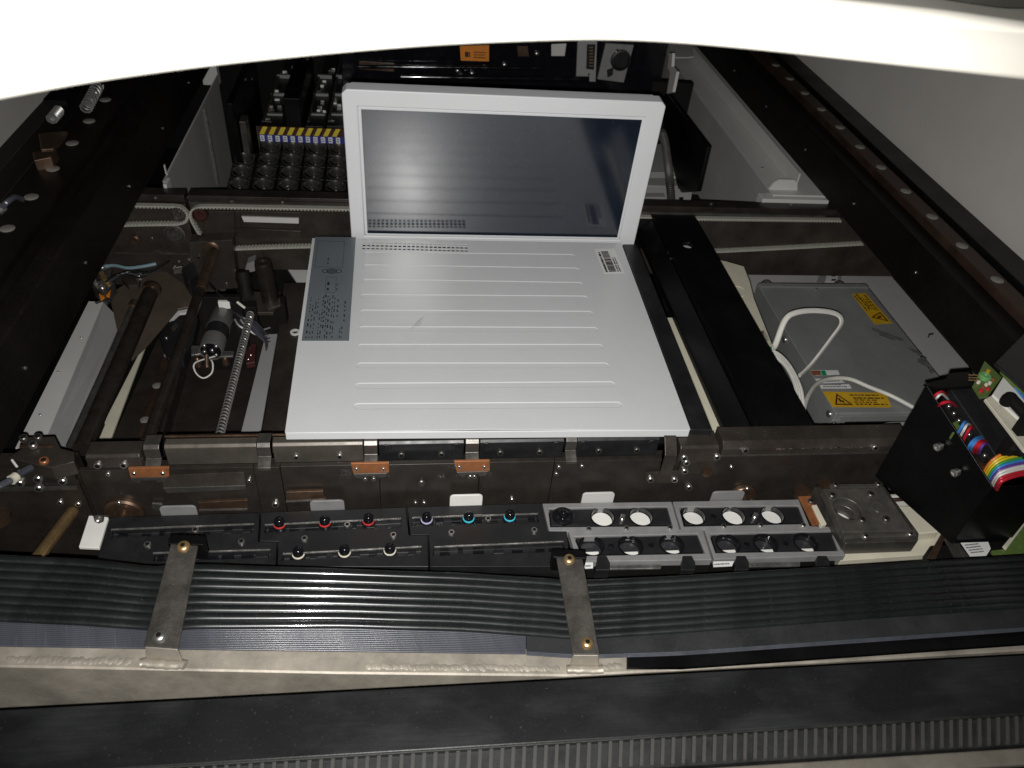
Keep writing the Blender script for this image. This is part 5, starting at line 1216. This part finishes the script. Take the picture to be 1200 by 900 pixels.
for k in range(NR):
    f = k/(NR-1)
    pts = [P(x, lerp_tab(TOP, x)+(lerp_tab(BOT, x)-lerp_tab(TOP, x))*f, cz_(x)-(.003 if k in (0, NR-1) else 0)) for x in XS]
    build(MB().tube(spline(pts, 3), .0043, 12, .62), 'cable_rib', 'cable_black', cb, ang=80)
mb = MB(); n = len(XS)
vs = [P(x, lerp_tab(TOP, x)-3, cz_(x)-.0032) for x in XS]+[P(x, lerp_tab(BOT, x)+3, cz_(x)-.0032) for x in XS]
mb.add(vs+[v-V((0, 0, .002)) for v in vs], [[i, i+1, n+i+1, n+i] for i in range(n-1)]+[[2*n+i, 3*n+i, 3*n+i+1, 2*n+i+1] for i in range(n-1)]+[[i, 2*n+i, 2*n+i+1, i+1] for i in range(n-1)]+[[n+i, n+i+1, 3*n+i+1, 3*n+i] for i in range(n-1)])
build(mb, 'web', 'cable_black', cb, ang=80)
# grey ribbon below it
rc = thing('grey_ribbon', P(300, 745, -.03), 'grey flat ribbon cable with fine lines below the ribbed cable', 'ribbon cable')
B2 = [(-90, 750), (0, 757), (300, 762), (600, 766), (700, 767)]
XR = [x for x in XS if x <= 600]+[616]
NW = 12
for k in range(NW):
    f = (k+.5)/NW
    pts = [P(x, lerp_tab(BOT, x)+5+(lerp_tab(B2, x)-lerp_tab(BOT, x)-5)*f, cz_(x)-.010) for x in XR]
    build(MB().tube(spline(pts, 2), .00145, 6, .8), 'conductor', 'ribbon_grey', rc, ang=80)
bd = thing('black_band', P(900, 740, -.04), 'smooth black rubber band beside the second strap', 'band')
XB = [617, 640, 664, 690, 740, 800, 900, 1000, 1100, 1200, 1290, 1480, 1700]
T3 = [(617, 742), (664, 748), (690, 749), (800, 741), (1000, 727), (1200, 712), (1290, 705)]
B3 = [(617, 763), (664, 766), (690, 767), (800, 763), (1000, 749), (1200, 735), (1290, 728)]
def ribbon(px_top, px_bot, xs, dz, th):
    mb = MB(); n = len(xs)
    vs = [P(x, lerp_tab(px_top, x), cz_(x)+dz) for x in xs]+[P(x, lerp_tab(px_bot, x), cz_(x)+dz) for x in xs]
    return mb.add(vs+[v-V((0, 0, th)) for v in vs], [[i, i+1, n+i+1, n+i] for i in range(n-1)]+[[2*n+i, 3*n+i, 3*n+i+1, 2*n+i+1] for i in range(n-1)]+[[i, 2*n+i, 2*n+i+1, i+1] for i in range(n-1)]+[[n+i, n+i+1, 3*n+i+1, 3*n+i] for i in range(n-1)]+[[0, n, 3*n, 2*n], [n-1, 3*n-1, 4*n-1, 2*n-1][::1]])
build(ribbon(T3, B3, XB, -.009, .002), 'band', 'band_black', bd, ang=80)
for k in range(3):
    build(MB().tube(spline([P(x, lerp_tab(B3, x)+1+k*1.5, cz_(x)-.010) for x in XB], 2), .0009, 6), 'edge_wire', 'ribbon_grey', bd, ang=80)
T4 = [(735, 769), (800, 767), (1000, 754), (1200, 740), (1290, 733)]
B4 = [(735, 782), (800, 782), (1000, 768), (1200, 754), (1290, 747)]
tag(build(ribbon(T4, B4, [735, 770, 800, 900, 1000, 1100, 1200, 1290, 1480, 1700], -.013, .004), 'lower_band', 'black_paint', None, ang=80), 'narrow black strip below the smooth rubber band', 'band')
# straps
def strap(px, screws, foot, label, sm):
    z0 = .022 if px[0][0] < 400 else -.012
    zA = z0+.004; zB = z0-.006
    t = thing('cable_strap', P(*foot[0], zB-.02), label, 'strap', 'metal straps over the cable')
    a, b, c, d = P(*px[0], zA), P(*px[1], zA), P(*px[2], zB), P(*px[3], zB)
    nn = (b-a).cross(d-a).normalized(); nn = nn if nn.z > 0 else -nn
    build(MB().prism([a, b, c, d], -nn*.0022), 'plate', 'strap', t, .0009)
    # black backing as the strap's shadow behind, welded foot in front
    build(MB().prism([a+V((-.003, .0003, 0)), b+V((.004, .0003, 0)), b+V((.004, .0003, -.022)), a+V((-.003, .0003, -.022))], (0, .010, 0)), 'shadow_backing', 'black_paint', t, .001)
    build(MB().prism([d+V((.001, -.0004, -.001)), c+V((-.001, -.0004, -.001)), c+V((.001, -.003, -.016)), d+V((-.001, -.003, -.016))], (0, .002, 0)), 'foot', 'weld_alu', t, .0008)
    w0, w1 = d+V((-.004, -.006, -.015)), c+V((.004, -.006, -.015)); pts = [w0+(w1-w0)*(k/10)+V((0, random.uniform(-.0008, .0008), random.uniform(-.0006, .0006))) for k in range(11)]
    build(MB().tube(pts, .0042, 8, .7), 'weld_bead', 'weld_alu', t, ang=70)
    for q, m in zip(screws, sm):
        f = (q[1]-px[0][1])/(px[2][1]-px[0][1]); inst('screw', m, t, P(*q, zA+(zB-zA)*f)+nn*.0004, nn, .78)
    return t
def button(name, m):
    me = MB().lathe([(.0072, -.001), (.0072, .0012), (.0066, .0026), (.005, .0038), (.0026, .0043), (.0023, .0025), (0, .0025)], n=18).mesh(name, m, 40)
    me.materials.append(MATS['cavity_shade'])
    for p in me.polygons:
        if max((me.vertices[i].co.xy.length for i in p.vertices)) < .00265: p.material_index = 1  # socket of the button head coloured black for its shade
    return me
SC_ST = button('strap_screw', 'steel'); SCREW_B = button('strap_screw_brass', 'brass')
strap([(200, 637), (232, 639), (209, 760), (168, 757)], ((215, 641), (187, 746)), ((170, 775), (205, 778)), 'dark metal strap with brass and steel screws over the glossy cable length', (SCREW_B, SC_ST))
strap([(652, 653), (683, 655), (703, 767), (671, 767)], ((667, 656), (688, 754)), ((672, 783), (698, 784)), 'dark metal strap with two brass screws where the cable dips', (SCREW_B, SCREW_B))
# welded metal bar
RID = [(-120, 779), (0, 781), (400, 789), (667, 792), (800, 785), (1000, 774), (1200, 762), (1320, 755)]
UP = [(-120, 742), (0, 749), (300, 756), (600, 760), (735, 765), (800, 772), (1000, 763), (1200, 752), (1320, 744)]
ZBAR = [(-120, .008), (0, .004), (200, -.006), (667, -.044), (800, -.042), (1320, -.030)]
def zb_(x): return lerp_tab(ZBAR, x)
XB = [-480, -250, -120, -60, 0, 100, 200, 300, 400, 500, 600, 667, 735, 800, 900, 1000, 1100, 1200, 1320, 1500, 1700]
t = thing('welded_bar', P(600, 790, -.05), 'pale welded metal bar running below the cables', 'bar')
mb = MB(); n = len(XB)
r0 = [P(x, lerp_tab(UP, x), zb_(x)) for x in XB]; r1 = [P(x, lerp_tab(RID, x)-2, zb_(x)) for x in XB]; r2 = [P(x, lerp_tab(RID, x), zb_(x)-.0008)+V((0, -.0004, -.0005)) for x in XB]; r3 = [v+V((0, -.0012, -.10)) for v in r2]; r4 = [V((v.x, v.y, v.z-.1)) for v in r0]
vs = r0+r1+r2+r3+r4; mb.add(vs, [[r*n+i, r*n+i+1, (r+1)*n+i+1, (r+1)*n+i] for r in range(4) for i in range(n-1)]+[[4*n+i, 4*n+i+1, i+1, i] for i in range(n-1)]+[[r*n for r in range(5)], [r*n+n-1 for r in range(5)]])
build(mb, 'bar', 'weld_alu', t, ang=25)
for x0, x1 in ((430, 655), (10, 150), (700, 728)):
    mb = MB()
    for x in range(x0, x1, 3):
        p = P(x, lerp_tab(RID, x)-8+random.uniform(-1.4, 1.4), zb_(x)); r_ = random.uniform(.0028, .0040)
        mb.lathe([(r_, -.0004), (r_*.75, .00005), (r_*.4, .0002), (0, .00025)], p, (random.uniform(-.1, .1), -.1, 1), 10)
    build(mb, 'weld_seam', 'weld_alu', t, ang=80)
# black pad and ribbed strip
ZD = .030
pad = thing('rubber_pad', P(600, 850, ZD-.02), 'worn black pad along the front edge of the machine', 'pad')
E0 = [(-150, 839), (0, 831), (400, 813), (800, 790), (1200, 767), (1350, 758)]
E1 = [(-150, 922), (0, 909), (400, 887), (800, 860), (1200, 836), (1350, 826)]
E2 = [(-150, 960), (0, 946), (400, 925), (800, 900), (1200, 873), (1350, 862)]
pa, pb = P(-150, 839.5, ZD), P(1350, 759, ZD); qa, qb = P(-150, 919, ZD), P(1350, 826.5, ZD); sa, sb = P(-150, 958, ZD-.004), P(1350, 863, ZD-.004)
pa, pb = pa-(pb-pa)*.25, pb+(pb-pa)*.25; qa, qb = qa-(qb-qa)*.25, qb+(qb-qa)*.25; sa, sb = sa-(sb-sa)*.25, sb+(sb-sa)*.25
build(MB().prism([pa, pb, qb, qa], (0, 0, -.05)), 'pad_sheet', 'pad_rubber', pad, .0012)
build(MB().prism([qa+V((0, -.0002, -.0042)), qb+V((0, -.0002, -.0042)), sb, sa], (0, 0, -.045)), 'strip_base', 'rib_rubber', pad)
Nn = 177
rib_me = MB().box(-.0013, .0013, -.5, .5, -.001, .0026).mesh('rib', 'rib_grey', 30)
for k in range(Nn):
    f = (k+.5)/Nn; a = qa+(qb-qa)*f; b = sa+(sb-sa)*f
    if not (-60 < -150+1500*f < 1260): pass
    p0 = a+V((0, -.001, -.0038)); p1 = b+V((0, .001, .0002)); o = bpy.data.objects.new('rib', rib_me); col.objects.link(o); o.parent = pad
    c = (p0+p1)/2; d = p1-p0; o.location = c-WO[pad]; o.scale = (1, d.length, 1); o.rotation_euler = (math.atan2(d.z, -d.y)*-1 if False else 0, 0, math.atan2(d.x, -d.y)); WO[o] = c
build(MB().prism([qa+V((0, .0006, .0004)), qb+V((0, .0006, .0004)), qb+V((0, -.0014, .0004)), qa+V((0, -.0014, .0004))], (0, 0, -.006)), 'strip_edge', 'rib_rubber', pad, .0005)
ma, mb_ = sa+V((0, -.001, -.002)), sb+V((0, -.001, -.002))
tag(build(MB().prism([ma, mb_, mb_+V((0, -.013, 0)), ma+V((0, -.013, 0))], (0, 0, -.05)), 'front_trim', 'trim_metal', None, .002), 'brushed metal trim in front of the ribbed strip', 'trim')
tag(build(MB().prism([ma+V((0, -.0135, -.003)), mb_+V((0, -.0135, -.003)), mb_+V((0, -.06, -.003)), ma+V((0, -.06, -.003))], (0, 0, -.05)), 'apron_sheet', 'black_paint'), 'black front panel below the metal trim', 'panel')
struct(MB().box(-.5, .75, .20, .56, -.36, -.30), 'machine_front_floor', 'base_black')
